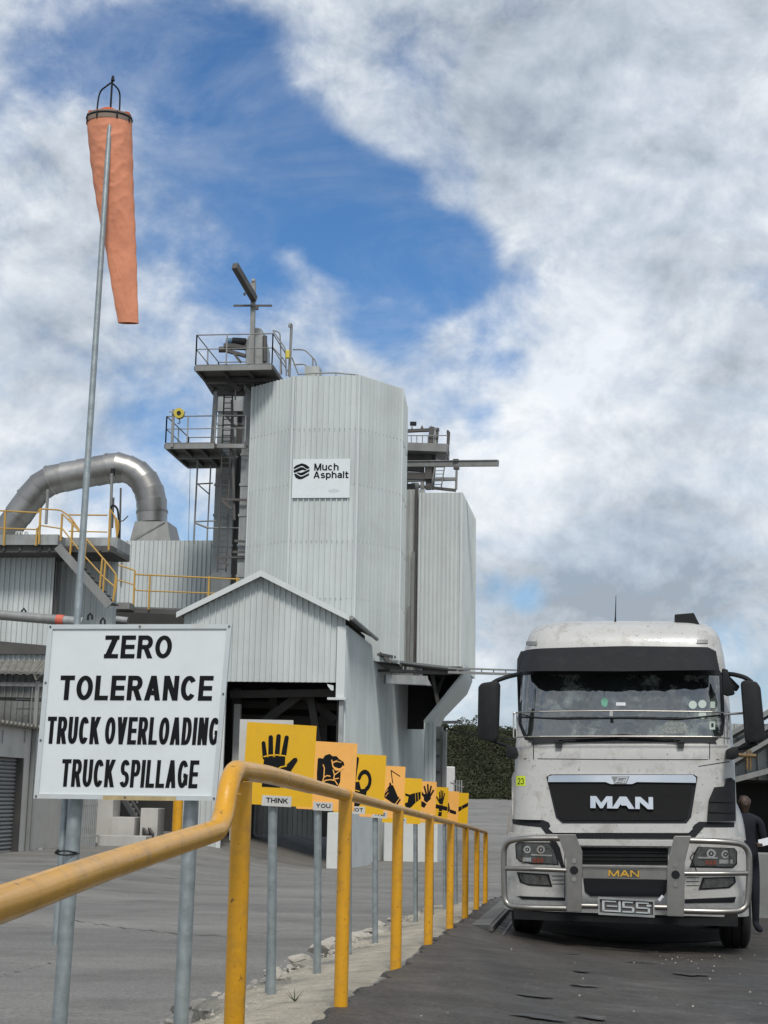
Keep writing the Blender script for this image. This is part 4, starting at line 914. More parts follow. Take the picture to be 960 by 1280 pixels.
# head box, motor on top platform
hb = BT(308, 414, 54.8); hb2 = BT(334, 455, 54.8)
G().prism([(hb[0]+.1, zu), (hb2[0]-.0, zu), (hb2[0]-.02, zu+1.15), (hb2[0]-.25, hb[2]+.05), (hb[0]+.35, hb[2]+.1), (hb[0], hb[2]-.5)], lambda a, b, c_: B(a, c_, b), 54.6, 55.4).build('head_box', SHAFT, elv, bevel=.04)
G().tube([Bp(331, 420, 54.55), Bp(331, 452, 54.55)], .09, 10).build('head_pipe', DSTEEL, elv, True)
m0 = Bp(283, 427, 54.5); m1 = Bp(291, 427, 54.5); m2 = Bp(307, 428, 54.5)
G().tube([m0, m1], .14, 12).build('motor', BLUEM, elv, True)
G().bar(Bp(280, 433, 54.5), Bp(308, 434, 54.6), .35, .16).build('motor_base', DSTEEL, elv)
G().tube([m1, m2], .17, 12).build('gearbox', IRON, elv, True)
G().tube([Bp(274, 437, 54.4), Bp(281, 437, 54.4)], .12, 10).build('gear_end', DSTEEL, elv, True)
G().bar(Bp(291, 440, 54.5), Bp(301, 453, 54.5), .10).build('motor_strut', DSTEEL, elv)
G().bar(Bp(282, 438, 54.5), Bp(307, 445, 54.6), .2, .12).build('motor_strut', DSTEEL, elv)
# ladders
def ladder(parent, p0, p1, w, n, mat, axis=None, r=.02):
    ax_ = axis or BF.S
    for k in (-1, 1): G().bar(p0+ax_*w/2*k, p1+ax_*w/2*k, .05, .05).build('ladder_side', mat, parent)
    for i in range(n):
        c_ = p0+(p1-p0)*((i+.5)/n); G().bar(c_-ax_*w/2, c_+ax_*w/2, .03, .03).build('rung', mat, parent)
la = thing('access_ladder', Bp(280, 720, 55.2), 'long grey access ladder running down the elevator to the walkway', 'ladder')
ladder(la, Bp(277, 715, 55.3), Bp(286, 480, 55.3), .34, 34, DSTEEL, r=.02)
for (x0, y0, x1, y1, t) in ((285, 555, 310, 558, 54.6), (285, 557, 297, 572, 54.6), (277, 624, 308, 625, 54.8), (277, 625, 290, 636, 54.8), (273, 697, 305, 696, 54.9), (276, 698, 285, 706, 54.9), (293, 676, 306, 677, 54.8), (291, 690, 306, 690, 54.8), (283, 520, 296, 536, 54.8), (281, 520, 305, 519, 54.8), (290, 500, 293, 650, 54.9)):
    G().bar(Bp(x0, y0, t), Bp(x1, y1, t), .06, .09).build('ladder_bracket', DSTEEL, la)
# light frame left of the shafts
fr = thing('hanging_frame', Bp(250, 680, 56), 'thin pipe frame below the middle platform', 'frame')
for (x0, y0, x1, y1, r_) in ((248, 560, 242, 680, .035), (263.5, 582, 258.5, 680, .03), (247, 605, 266, 604, .03), (248, 606, 262, 618, .03), (244, 652, 270, 651, .03), (245, 654, 260, 660, .045), (258, 660, 300, 660, .03)):
    G().tube([Bp(x0, y0, 56), Bp(x1, y1, 56)], r_, 6).build('frame_tube', STEEL, fr, True)
G().tube([Bp(237.8, 584, 56), Bp(235.5, 678, 56)], .012, 5).build('frame_cable', STEEL, fr)
# column left of ladder carrying the upper platform
G().bar(Bp(270, 490, 55), Bp(266, 553, 55), .16).build('platform_column', STEEL, up_)
G().bar(Bp(295, 478, 54.7), Bp(294, 500, 54.7), .05).build('platform_column', STEEL, up_)
# davit crane
dv = thing('davit_crane', B(BT(317, 470, 54.2)[0], 54.2, zu), 'steel davit mast with a tilted lifting beam above the topmost platform', 'crane')
G().bar(Bp(314.5, 470, 54.2), Bp(317, 353, 54.2), .17).build('mast', STEEL, dv)
G().bar(Bp(293.5, 332, 52.4), Bp(318, 374, 54.1), .22, .26).build('lifting_beam', DSTEEL, dv)
G().bar(Bp(292, 382, 54.0), Bp(340, 382, 54.0), .06, .07).build('cross_bar', DSTEEL, dv)
G().tube([Bp(321, 382, 53.95), Bp(321, 387, 53.95)], .07, 8).build('trolley', DSTEEL, dv)
G().tube([Bp(306, 366, 53.2), Bp(305.5, 369, 53.2)], .05, 8).build('hook_block', DSTEEL, dv)
G().tube([Bp(315, 352, 54.2), Bp(319, 352, 54.2)], .12, 8).build('mast_head', STEEL, dv)
# rails and vent pipe at the tower's roof, left
rr_ = thing('roof_guardrail', Bp(365, 468, 55), 'grey hooped guard rails on the roof edge of the tall tower', 'railing')
for poly in ([(352, 468), (350, 415), (341, 413)], [(341, 434), (357, 452), (358, 466)], [(341, 413), (357, 436), (358, 470)], [(366, 437), (381, 437), (395, 451), (396, 466)], [(367, 456), (382, 455), (388, 466)], [(365, 447), (373, 468)], [(391, 448), (391, 458)]):
    G().tube(arc([Bp(x, y, 55.2) for x, y in poly], .15, 3), .03, 6).build('hoop', STEEL, rr_, True)
vp = thing('vent_pipe', Bp(362, 470, 54.6), 'thin vent pipe with a bent top on the tall tower roof', 'pipe')
G().tube(arc([Bp(361.5, 470, 54.6), Bp(364.5, 406, 54.6), Bp(362, 405, 54.5), Bp(362, 409, 54.5)], .08, 4), .055, 8).build('pipe', STEEL, vp, True)
h2 = Bp(359.5, 443, 54.4)
ho2 = thing('yellow_pulley', h2, 'small yellow pulley block at the vent pipe on the tall tower roof', 'hoist')
G().boxf(lambda a, b, c_: h2+Vector((a, b, c_)), -.08, .08, -.08, .08, -.16, .16).build('pulley_case', HOIST, ho2, bevel=.03)

# ------------------------------------------------------------------ steelwork above the second tower
st = thing('conveyor_head', Bp(530, 612, 62), 'dark steel conveyor head with rails and stairs on the second tower roof', 'steelwork')
T_ = 62
for (x0, y0, x1, y1, w, h, mt) in (
    (504, 539, 549, 537, .2, .12, DSTEEL), (504, 563, 560, 565, 1.6, .35, STEEL), (504, 574, 540, 575, .4, .2, DSTEEL), (504, 595, 540, 596, .3, .3, DSTEEL), (504, 601, 570, 599, .2, .1, STEEL),
    (540, 534, 535, 612, .22, .22, DSTEEL), (546, 540, 540, 612, .16, .16, DSTEEL), (528, 580, 528, 614, .16, .16, STEEL), (533, 560, 546, 545, .2, .2, DSTEEL), (504, 566, 535, 567, .3, .4, DSTEEL),
    (505, 606, 570, 613, .12, .12, DSTEEL), (512, 606, 512, 618, .5, .5, DSTEEL), (519, 604, 519, 616, .3, .3, SHAFT), (506, 585, 530, 586, .3, .25, DSTEEL), (536, 560, 536, 600, .5, .3, DSTEEL), (542, 535, 543, 560, .2, .2, SHAFT),
    (571, 582, 570, 612, .10, .10, STEEL), (552, 598, 571, 598, .08, .08, STEEL), (505, 541, 505, 612, .3, .3, DSTEEL), (561, 540, 559, 570, .12, .12, DSTEEL)):
    G().bar(Bp(x0, y0, T_), Bp(x1, y1, T_), w, h).build('steel_member', mt, st)
for i in range(6): G().tube([Bp(507+i*7, 545, T_-.2), Bp(507+i*7, 561, T_-.2)], .022, 5).build('rail_post', STEEL, st)
for y in (544.5, 556): G().tube([Bp(504, y, T_-.2), Bp(560, y, T_-.2)], .024, 5).build('guard_rail', STEEL, st)
for x0, x1 in ((504, 510), (524, 531), (538, 541)):
    G().add([Bp(x0, 539, T_), Bp((x0+x1)/2, 531, T_), Bp(x1, 539, T_), Bp(x0, 539, T_+.3), Bp((x0+x1)/2, 531, T_+.3), Bp(x1, 539, T_+.3)], [(0, 1, 2), (5, 4, 3), (0, 3, 4, 1), (1, 4, 5, 2)]).build('idler', DSTEEL, st)
G().tube(arc([Bp(560, 560, T_), Bp(559, 537, T_), Bp(562, 541, T_), Bp(561, 556, T_)], .2, 3), .035, 6).build('hoop', DSTEEL, st, True)
ladder(st, Bp(545, 612, T_-.4), Bp(554, 556, T_-.4), .42, 13, STEEL)
lb = thing('projecting_beam', Bp(560, 580, 61), 'long grey beam jutting out to the right above the second tower', 'beam')
G().bar(Bp(500, 580.5, 61.2), Bp(623, 579.5, 60.2), .16, .22).build('beam', STEEL, lb)
G().bar(Bp(500, 577, 61.2), Bp(623, 575.7, 60.2), .26, .03).build('beam_flange', SHAFT, lb)
G().bar(Bp(566.5, 576, 60.6), Bp(573.5, 576, 60.6), .3, .10).build('beam_clamp', DSTEEL, lb)
G().bar(Bp(567, 585, 60.6), Bp(574, 585, 60.6), .3, .10).build('beam_clamp', DSTEEL, lb)
fl = thing('floodlight', Bp(517, 534, 62), 'small dark floodlight on the conveyor head', 'lamp')
p = Bp(516.5, 530, 61.9); G().boxf(lambda a, b, c_: p+Vector((a, b, c_)), -.14, .14, -.1, .08, -.07, .09).build('lamp_body', IRON, fl, bevel=.02)
G().bar(Bp(515, 533, 61.9), Bp(515, 537, 61.9), .04).build('lamp_arm', IRON, fl)

# ------------------------------------------------------------------ left plant
lp_ = thing('left_plant_block', B(BT(205, 720, 60)[0], 60, gz(-18, 60)), 'pale ribbed block under the silver duct with a yellow-railed walkway in front', 'building')
a = BT(96, 675.5, 60); b = BT(272, 680, 60)
clad(lp_, (a[0], 60), (b[0], 60), gz(-18, 60), a[2]-.02, courses=3, mat=CLAD)
clad(lp_, (b[0], 60), (b[0], 66), gz(-18, 60), a[2]-.02)
G().boxf(B, a[0]-8, b[0], 60.05, 66, a[2]-.12, a[2]-.05).build('roof', CLAD_B, lp_)
p = BT(152, 690, 59.8); G().boxf(B, p[0]-.2, p[0]+.2, 59.8, 59.9, p[2]-.12, p[2]+.15).build('junction_box', SHAFT, lp_)
p = BT(152, 690, 59.85); q = BT(151, 728, 59.85); G().bar(B(*p), B(*q), .06).build('conduit', STEEL, lp_)
bl = thing('left_silo_block', B(BT(70, 760, 46)[0], 46, gz(-20, 46)), 'pale ribbed wall block at the left edge below the railed roof walkway', 'building')
a = BT(-60, 690, 45.5); c1 = BT(69, 690, 45.5); c2 = BT(74, 690, 45.5); b = BT(132, 690, 45.5); zt = BT(60, 692, 45.5)[2]; zb = BT(20, 802, 45.5)[2]
clad(bl, (a[0], 45.5), (c1[0], 45.5), BT(20, 842, 45.5)[2], zt)
clad(bl, (c1[0]-1.5, 46.3), (b[0], 46.3), BT(20, 860, 45.5)[2], zt)
clad(bl, (b[0], 46.3), (b[0], 46.8), BT(20, 860, 45.5)[2], zt)
for x in (69.5, 73.5):
    G().tube([Bp(x-.5, 694, 45.6), Bp(x-4.5, 772, 45.6)], .035, 8).build('conduit', DSTEEL, bl, True)
G().boxf(B, a[0], b[0], 45.6, 46.8, zt-.05, zt+.02).build('roof', CLAD_B, bl)
# dark beam below
q0 = BT(-40, 800, 45.3); q1 = BT(60, 812, 45.3)
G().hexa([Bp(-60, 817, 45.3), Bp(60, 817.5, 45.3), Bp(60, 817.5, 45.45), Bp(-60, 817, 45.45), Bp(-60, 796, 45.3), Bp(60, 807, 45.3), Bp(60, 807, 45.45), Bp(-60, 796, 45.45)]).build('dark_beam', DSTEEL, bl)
# roof walkway with kerb slab
wk = thing('roof_walkway', Bp(60, 690, 44.5), 'grey roof walkway with yellow guard rails at the upper left', 'walkway')
w0 = BT(-70, 684, 44.3); w1 = BT(138, 684, 44.3); zt_ = BT(60, 668, 44.3)[2]; zb_ = BT(60, 684, 44.3)[2]
G().boxf(B, w0[0], BT(72, 680, 44.3)[0], 44.3, 45.4, zb_+.08, zt_-.0).build('edge_slab', SHAFT, wk)
G().boxf(B, BT(72, 680, 45.2)[0], w1[0], 45.0, 46.4, BT(80, 690, 45)[2], BT(80, 672, 45)[2]).build('edge_slab', SHAFT, wk)
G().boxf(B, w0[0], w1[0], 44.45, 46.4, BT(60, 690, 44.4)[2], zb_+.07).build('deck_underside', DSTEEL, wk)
for x in (-20, 5, 25, 50, 62, 85, 105, 125): G().bar(Bp(x, 686, 44.4), Bp(x+8, 694, 46), .08, .12).build('joist', DSTEEL, wk)
def ypoly(parent, pp, t, r=.026, mat=YEL2, nm='guard_rail', rad=.12):
    G().tube(arc([Bp(x, y, t) for x, y in pp], rad, 3), r, 8).build(nm, mat, parent, True)
ypoly(wk, [(-60, 635), (48, 641), (49, 636), (76, 637.5), (88, 646), (103, 668)], 44.2)
ypoly(wk, [(-60, 658), (47, 662), (49, 656.5), (78, 661)], 44.2, .022)
ypoly(wk, [(84, 643.5), (134, 644)], 46.1); ypoly(wk, [(86, 664), (134, 665)], 46.1, .022)
for x, y0, y1 in ((6, 638, 682), (-35, 636, 680), (50, 635, 680), (46, 660, 682), (77, 642, 676), (90, 652, 690), (137, 636, 688)):
    G().bar(Bp(x+.8, y0, 44.2), Bp(x-1.2, y1, 44.2), .055).build('rail_post', YEL2, wk)
for k in range(5):                          # coil of yellow chain/pipe at the corner
    ypoly(wk, [(139+k*2.2, 638+k*3), (143+k*1.5, 645+k*4), (146, 672), (141+k, 676)], 45.5, .016)
for x, y0, y1 in ((151, 610, 680), (142, 622, 660)): G().bar(Bp(x, y0, 46), Bp(x-1.5, y1, 46), .05).build('aerial', DSTEEL, wk)
G().tube(arc([Bp(138, 640, 45.8), Bp(140, 630, 45.8), Bp(147, 635, 45.8), Bp(149, 655, 45.8), Bp(148, 675, 45.8)], .2, 4), .035, 8).build('hose', IRON, wk, True)
G().tube([Bp(148, 652, 46), Bp(154, 651, 46), Bp(160, 645, 46)], .02, 6).build('aerial_arm', DSTEEL, wk)
for x in (22, 26, 33): G().tube([Bp(x-2, 668, 45), Bp(x-1.4, 665, 45), Bp(x+1, 665, 45), Bp(x+1.6, 668, 45)], .03, 6).build('lifting_lug', WHITE, wk)
# stairs from walkway down
sw = thing('steel_stair', Bp(105, 720, 44.2), 'steel stair with yellow handrails running down from the roof walkway', 'stair')
for t in (44.0, 44.9):
    G().bar(Bp(72, 683, t), Bp(137, 757, t), .06, .26).build('stringer', STEEL, sw)
for i in range(13):
    u = (i+.5)/13; x = 72+65*u; y = 683+74*u-2; p = BT(x, y, 44.05); G().boxf(B, p[0]-.12, p[0]+.12, 44.05, 44.85, p[2]-.03, p[2]+.0).build('tread', DSTEEL, sw)
ypoly(sw, [(79, 643), (103, 668), (133, 703), (146, 719), (145, 735), (141, 752)], 44.0)
ypoly(sw, [(78, 661), (101, 690), (130, 722), (144, 734)], 44.0, .024)
ypoly(sw, [(86, 648), (106, 672), (135, 704)], 44.9)
for x, y0, y1 in ((91, 655, 694), (108, 674, 710), (132, 702, 742), (128, 698, 738), (145, 718, 752)):
    G().bar(Bp(x, y0, 44.0), Bp(x-3.5, y1, 44.0), .05).build('rail_post', YEL2, sw)
# lower walkway
lw_ = thing('lower_walkway', Bp(190, 765, 50), 'long dark walkway with yellow rails in front of the ribbed block', 'walkway')
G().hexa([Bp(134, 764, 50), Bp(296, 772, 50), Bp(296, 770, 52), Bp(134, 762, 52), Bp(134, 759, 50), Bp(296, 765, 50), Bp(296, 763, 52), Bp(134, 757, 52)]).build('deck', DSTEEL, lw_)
G().boxf(B, BT(137, 756, 49.6)[0], BT(164, 756, 49.6)[0], 49.4, 50, BT(150, 762, 49.6)[2], BT(150, 754, 49.6)[2]).build('landing_plate', STEEL, lw_)
ypoly(lw_, [(138, 703), (169, 713), (169, 718), (300, 724)], 49.9, .028); ypoly(lw_, [(138, 722), (168, 731), (169, 738), (300, 743)], 49.9, .024)
for x, y0, y1 in ((168, 713, 757), (187, 718, 762), (261, 720, 763), (296, 722, 766)):
    G().bar(Bp(x+.6, y0, 49.9), Bp(x-1.2, y1, 49.9), .055).build('rail_post', YEL2, lw_)
# dark undercroft below the lower walkway
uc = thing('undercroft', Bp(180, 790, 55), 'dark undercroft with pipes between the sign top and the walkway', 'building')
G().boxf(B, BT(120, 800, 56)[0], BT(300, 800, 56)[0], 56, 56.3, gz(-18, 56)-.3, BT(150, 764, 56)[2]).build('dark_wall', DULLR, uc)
G().tube([Bp(142, 774, 54), Bp(160, 776, 54)], .14, 10).build('pipe', SHAFT, uc, True)
G().bar(Bp(128, 781, 54), Bp(226, 782, 54), .1, .12).build('beam', DSTEEL, uc)
G().bar(Bp(136, 760, 53.9), Bp(134, 800, 53.9), .2).build('column', DSTEEL, uc)
# duct
du = thing('silver_duct', Bp(187, 677, 58), 'big silver metal duct arching over the left plant block', 'duct')
cl = [(-10, 690, .46), (2, 672, .46), (22, 645, .47), (37, 624, .48), (50, 609, .49), (64, 600, .50), (80, 596.5, .50), (100, 592.5, .50), (120, 589, .50), (136, 586, .51), (148, 584.5, .52), (160, 586.5, .53), (171, 592, .54), (180, 601, .55), (186.5, 614, .56), (189.5, 627, .57), (190, 640, .57), (190, 654, .57)]
n = 0
cl = [(x, y, r*(1.28 if x < 150 else 1.14)) for x, y, r in cl]
P3 = [Bp(x, y, 61.8) for x, y, r in cl]
rings = []; prevx = None
for i, p in enumerate(P3):
    d = (P3[min(i+1, len(P3)-1)]-P3[max(i-1, 0)]).normalized(); x_ = BF.T if prevx is None else prevx-d*prevx.dot(d); x_ = (x_-d*x_.dot(d)).normalized(); prevx = x_; y_ = d.cross(x_)
    rings.append([(math.cos(6.28318*k/28)*x_+math.sin(6.28318*k/28)*y_) for k in range(28)])
for i in range(len(cl)-1):
    g = G()
    for (q, rg_, rr2) in ((P3[i], rings[i], cl[i][2]+.03), (P3[i+1], rings[i+1], cl[i+1][2])):
        for e_ in rg_: g.v.append(q+e_*rr2)
    for k in range(28): g.f.append((k, (k+1) % 28, 28+(k+1) % 28, 28+k))
    g.build('duct_segment', DUCT, du, True)
for i in (3, 5, 9, 16):
    d = (P3[i+1]-P3[i-1]).normalized(); G().tube([P3[i]-d*.05, P3[i]+d*.05], cl[i][2]+.05, 28).build('duct_flange', DUCT, du, True)
a = [BT(169, 652, 61), BT(209.5, 652, 61)]; b = [BT(160, 684, 60.7), BT(214, 684, 60.7)]
g = G(); g.hexa([B(b[0][0], 60.7, b[0][2]), B(b[1][0], 60.7, b[0][2]), B(b[1][0], 62.8, b[0][2]), B(b[0][0], 62.8, b[0][2]), B(a[0][0], 60.95, a[0][2]), B(a[1][0], 60.95, a[0][2]), B(a[1][0], 62.5, a[0][2]), B(a[0][0], 62.5, a[0][2])]); g.build('duct_transition', STEEL, du)
G().bar(B(b[0][0]+.1, 60.66, b[0][2]+.3), B(a[1][0]-.1, 60.9, a[0][2]-.05), .03).build('stiffener', STEEL, du)
for (x, y0, y1) in ((60, 612, 655), (140, 592, 672)):
    G().bar(Bp(x, y0, 60.7), Bp(x-2.5, y1, 60.7), .10).build('duct_support', STEEL, du)
p = Bp(141, 590, 60.9); G().boxf(lambda a_, b_, c_: p+Vector((a_, b_, c_)), -.08, .08, -.1, .1, -.14, .14).build('inspection_hatch', IRON, du)
# foreground pipe
fp = thing('long_grey_pipe', Bp(40, 772, 40), 'long grey pipe with a red band crossing at the left edge', 'pipe')
G().tube([Bp(-80, 762, 40), Bp(74, 775, 40)], .14, 16).build('pipe', STEEL, fp, True)
G().tube([Bp(71, 774.6, 40), Bp(80, 775.5, 40)], .15, 16).build('red_band', REDB, fp, True)
G().tube([Bp(80, 775.5, 40), Bp(104, 777.5, 40)], .13, 16).build('pipe', SHAFT, fp, True)
for i, x in enumerate((27, 110, 126)):
    p = Bp(x, 764+i*6, 41); G().tube([p+Vector((0, 0, -.12)), p+Vector((0, 0, 0)), p+Vector((.06, 0, .08)), p+Vector((.12, 0, 0)), p+Vector((.12, 0, -.1))], .03, 6).build('lifting_eye', IRON, fp, True)
p = thing('pipe_trestle', Bp(-70, 860, 40.2), 'steel trestle carrying the grey pipe at the left edge', 'trestle')
G().bar(Bp(-70, 768, 40.2), B(BT(-70, 768, 40.2)[0], 40.2, gz(-20, 40)-.2), .2).build('trestle_post', STEEL, p)

# lean-to with corrugated roof, left
lt = thing('lean_to', Bp(20, 860, 42), 'open lean-to with a corrugated roof and steel frame behind the garage', 'shelter')
n = 9; 
for i in range(n):
    x0 = -30+i*9.2; 
    a0 = BT(x0, 842+.2*i, 41); a1 = BT(x0+8.9, 842+.2*i, 41); c0 = BT(x0+9, 826, 44.5); c1_ = BT(x0+17.4, 826, 44.5)
    g = G(); mm = 6
    for j in range(mm+1):
        u = j/mm; h = .05*math.sin(math.pi*u)
        p = B(a0[0]+(a1[0]-a0[0])*u, 41, a0[2]+h); q = B(c0[0]+(c1_[0]-c0[0])*u, 44.5, c0[2]+h)
        g.v += [p, q, p-Vector((0, 0, .02)), q-Vector((0, 0, .02))]
    for j in range(mm): k = j*4; g.f += [(k, k+4, k+5, k+1), (k+2, k+3, k+7, k+6), (k, k+2, k+6, k+4)]
    g.build('roof_sheet', ROOFM, lt, True)
q = [BT(41, 841, 41), BT(57, 824, 44.4), BT(57, 837, 44.4), BT(44, 850, 41)]
g = G(); g.add([B(*x) for x in q]+[B(x[0]+.05, x[1], x[2]) for x in q], [(0, 1, 2, 3), (7, 6, 5, 4), (0, 4, 5, 1), (1, 5, 6, 2), (2, 6, 7, 3), (3, 7, 4, 0)]); g.build('barge_board', ROOFM, lt)
clad(lt, (BT(-60, 900, 46)[0], 46), (BT(62, 900, 46)[0], 46), gz(-20, 46), BT(20, 818, 46)[2], mat=CLAD_D)
G().bar(Bp(-40, 854.5, 41.3), Bp(55, 856, 41.3), .1, .11).build('beam', STEEL, lt)
G().bar(Bp(-40, 872, 42.3), Bp(55, 875, 42.3), .1, .10).build('beam', DSTEEL, lt)
for (x0, x1, w, mt) in ((47.5, 43.5, .11, STEEL), (41.2, 36, .03, STEEL), (-25, -28, .11, STEEL)):
    t0_ = 41.3; a = BT(x0, 852, t0_); G().bar(B(*a), B(a[0], t0_, gz(a[0], t0_)-.1), w).build('column', mt, lt)
for y in (874, 886, 895): G().bar(Bp(20, y, 42.0), Bp(56, y+.5, 42.0), .04).build('guard_rail', STEEL, lt)
# garage with roller shutter: facade runs along the plant axis at s = sG
sG = BT(14, 1000, 40)[0]
gar = thing('garage', B(sG-2, 40, gz(sG, 40)), 'low plastered garage with a grey roller shutter at the left edge', 'garage')
zt0 = BS(14, 905.5, sG)[2]; tA, tB = 33, BS(101, 1000, sG)[1]
tD1 = BS(25, 1000, sG)[1]; zD = BS(20, 947, sG)[2]
g0 = gz(sG, 40)-.25
G().boxf(B, sG-5, sG, tD1, tB, g0-.2, zt0).build('wall', PLAST, gar)
G().boxf(B, sG-5, sG, tA, tD1-.002, zD, zt0).build('lintel_wall', PLAST, gar)
G().boxf(B, sG-5, sG-.02, tA-.5, tA, g0-.2, zt0).build('wall', PLAST, gar)
nsl = 26
for i in range(nsl):
    z0_ = g0+(zD-g0)*i/nsl; z1_ = g0+(zD-g0)*(i+1)/nsl-.012; zm = (z0_+z1_)/2
    G().prism([(-.22, z0_), (-.17, z0_+.02), (-.15, zm), (-.17, z1_-.02), (-.22, z1_)], lambda a, b, c_: B(sG+a, c_, b), tA, tD1-.01).build('shutter_slat', SHUT, gar)
G().boxf(B, sG-.2, sG+.02, tD1-.03, tD1+.06, g0, zD).build('shutter_guide', DSTEEL, gar)
for i in range(44):                        # corrugated roof edge
    t0_ = tA-.5+(tB-tA+.7)*i/44; dt = (tB-tA+.7)/44
    G().hexa([B(sG+.25, t0_, zt0-.02), B(sG+.25, t0_+dt*.72, zt0-.02), B(sG-5.2, t0_+dt*.72, zt0+.5), B(sG-5.2, t0_, zt0+.5), B(sG+.25, t0_+dt*.18, zt0+.06), B(sG+.25, t0_+dt*.54, zt0+.06), B(sG-5.2, t0_+dt*.54, zt0+.58), B(sG-5.2, t0_+dt*.18, zt0+.58)]).build('roof_rib', ROOFM, gar)
G().boxf(B, sG-5.2, sG+.2, tA-.5, tB+.2, zt0-.06, zt0-.021).build('roof_deck', ROOFM, gar)
for px in (3, 31): 
    q = BS(px, 915, sG+.01); G().bar(B(q[0]+.02, q[1], q[2]+.05), B(q[0]+.02, q[1], q[2]-.3), .02).build('gutter_drip', STEEL, gar)
q = BS(49, 1067, sG+.05); p = B(*q)
vs_ = thing('drain_elbow', p-Vector((0, 0, .25)), 'small round drain fitting on the foot of the garage wall', 'drain')
G().tube([p, p+BF.S*.12], .17, 16).build('drain_ring', SHAFT, vs_, True); G().tube([p+BF.S*.12, p+BF.S*.125], .08, 12).build('drain_mouth', IRON, vs_)
# things seen under the board: gate bars, concrete blocks, stair, bollard
sb = thing('barred_gate', Bp(108, 1050, 46), 'grey barred gate behind the left sign post', 'gate')
x0, x1 = 103, 122
for i in range(9):
    x = x0+(x1-x0)*i/8; a = BT(x, 985, 45); G().bar(B(*a), B(a[0], 45, gz(a[0], 45)), .05).build('bar', SHAFT, sb)
for y in (990, 1005, 1045): G().bar(Bp(x0, y, 45), Bp(x1, y, 45), .06).build('cross_bar', SHAFT, sb)
def blockpx(name, label, x0, x1, y0, y1, t, d, mt=PLAST):
    a = BT(x0, y0, t); b = BT(x1, y1, t); o = G().boxf(B, a[0], b[0], t, t+d, b[2]-.3, a[2]).build(name, mt, bevel=.02); return tag(o, label, 'block')
blockpx('concrete_wall', 'tall pale concrete pier behind the sign board', 122, 139, 975, 1052, 46.8, .8)
blockpx('concrete_wall', 'squat grey concrete box beside the tall pier under the sign', 139, 167, 1021, 1048, 46.6, .8)
blockpx('concrete_wall', 'pale concrete base left of the steel stair under the sign', 176, 196, 1010, 1048, 46.8, .8)
blockpx('loading_kerb', 'low wedge of pale concrete on the yard before the pier', 122, 182, 1044, 1057, 45.6, .7)
bs = thing('yard_stair', Bp(170, 1043, 47.5), 'grey steel stair stringers rising between the concrete blocks', 'stair')
for dx in (0, 7): G().bar(Bp(154+dx, 998, 49.2), Bp(184+dx, 1046, 46.4), .08, .2).build('stringer', DSTEEL, bs)
for i in range(8):
    u = i/8; G().bar(Bp(155+30*u, 1000+46*u, 49-u*2.6), Bp(162+30*u, 1000+46*u, 49-u*2.6), .08).build('tread', STEEL, bs)
for (x0, y0, x1, y1) in ((156, 985, 160, 1012), (152, 1000, 172, 985), (168, 985, 172, 1004)): G().bar(Bp(x0, y0, 51), Bp(x1, y1, 51), .06).build('brace', STEEL, bs)
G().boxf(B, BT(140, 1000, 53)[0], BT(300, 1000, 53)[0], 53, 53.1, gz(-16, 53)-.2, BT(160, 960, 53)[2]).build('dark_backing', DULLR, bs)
a = BT(223.5, 985, 45.5)
bo = thing('yellow_column', B(a[0], 45.5, gz(a[0], 45.5)), 'thick yellow pipe column at the drive-through, seen behind the right sign post', 'column')
G().tube([B(a[0], 45.5, gz(a[0], 45.5)-.1), B(a[0], 45.5, a[2]+.6)], .155, 18).build('column_tube', YEL, bo, True)

# ------------------------------------------------------------------ right-hand building, person, hill
sbd = thing('side_building', B(BT(980, 1000, 27)[0], 27, gz(BT(980, 1000, 27)[0], 27)), 'grey panelled building with a dark bay at the right edge behind the lorry', 'building')
xa_, xb_ = BT(900, 950, 27), BT(1120, 950, 27)
clad(sbd, (xa_[0], 27), (xb_[0], 27), BT(940, 975, 27)[2], BT(940, 905, 27)[2], mat=CLAD_B)
for k, (x0, y0, x1, y1) in enumerate(((905, 940, 990, 890), (905, 922, 990, 872), (905, 958, 990, 908))):
    G().bar(Bp(x0, y0, 26.6), Bp(x1, y1, 26.6), .5, .07).build('roof_panel', STEEL, sbd); G().bar(Bp(x0, y0+6, 26.7), Bp(x1, y1+6, 26.7), .3, .05).build('roof_batten', DSTEEL, sbd)
G().hexa([B(*BT(900, 983, 26.2)), B(*BT(1120, 925, 26.2)), B(*BT(1120, 925, 27.4)), B(*BT(900, 983, 27.4)), B(*BT(900, 976, 26.2)), B(*BT(1120, 918, 26.2)), B(*BT(1120, 918, 27.4)), B(*BT(900, 976, 27.4))]).build('canopy_edge', STEEL, sbd)
g0 = gz(xb_[0], 28)-.4
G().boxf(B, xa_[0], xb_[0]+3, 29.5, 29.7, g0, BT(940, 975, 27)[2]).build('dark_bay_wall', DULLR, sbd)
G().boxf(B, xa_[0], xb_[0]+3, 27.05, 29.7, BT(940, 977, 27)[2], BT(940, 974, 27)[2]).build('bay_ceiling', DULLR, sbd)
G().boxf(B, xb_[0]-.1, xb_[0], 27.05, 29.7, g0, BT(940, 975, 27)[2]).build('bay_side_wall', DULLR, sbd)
for x in (912, 975): G().bar(Bp(x, 975, 27.1), B(BT(x, 975, 27.1)[0], 27.1, g0), .16).build('bay_column', DSTEEL, sbd)
wv = BT(934, 1062, 25); w2 = BT(1040, 1062, 25)
wl = tag(G().boxf(B, wv[0], w2[0], 25, 25.25, gz(wv[0], 25)-.2, BT(950, 1066, 25)[2]).build('low_wall', CLAD_D, bevel=.02), 'low pale wall behind the person at the right edge', 'wall')
hs_ = thing('hose_bracket', Bp(930, 944, 22), 'rusty brown pipe bracket beside the right mirror', 'pipe')
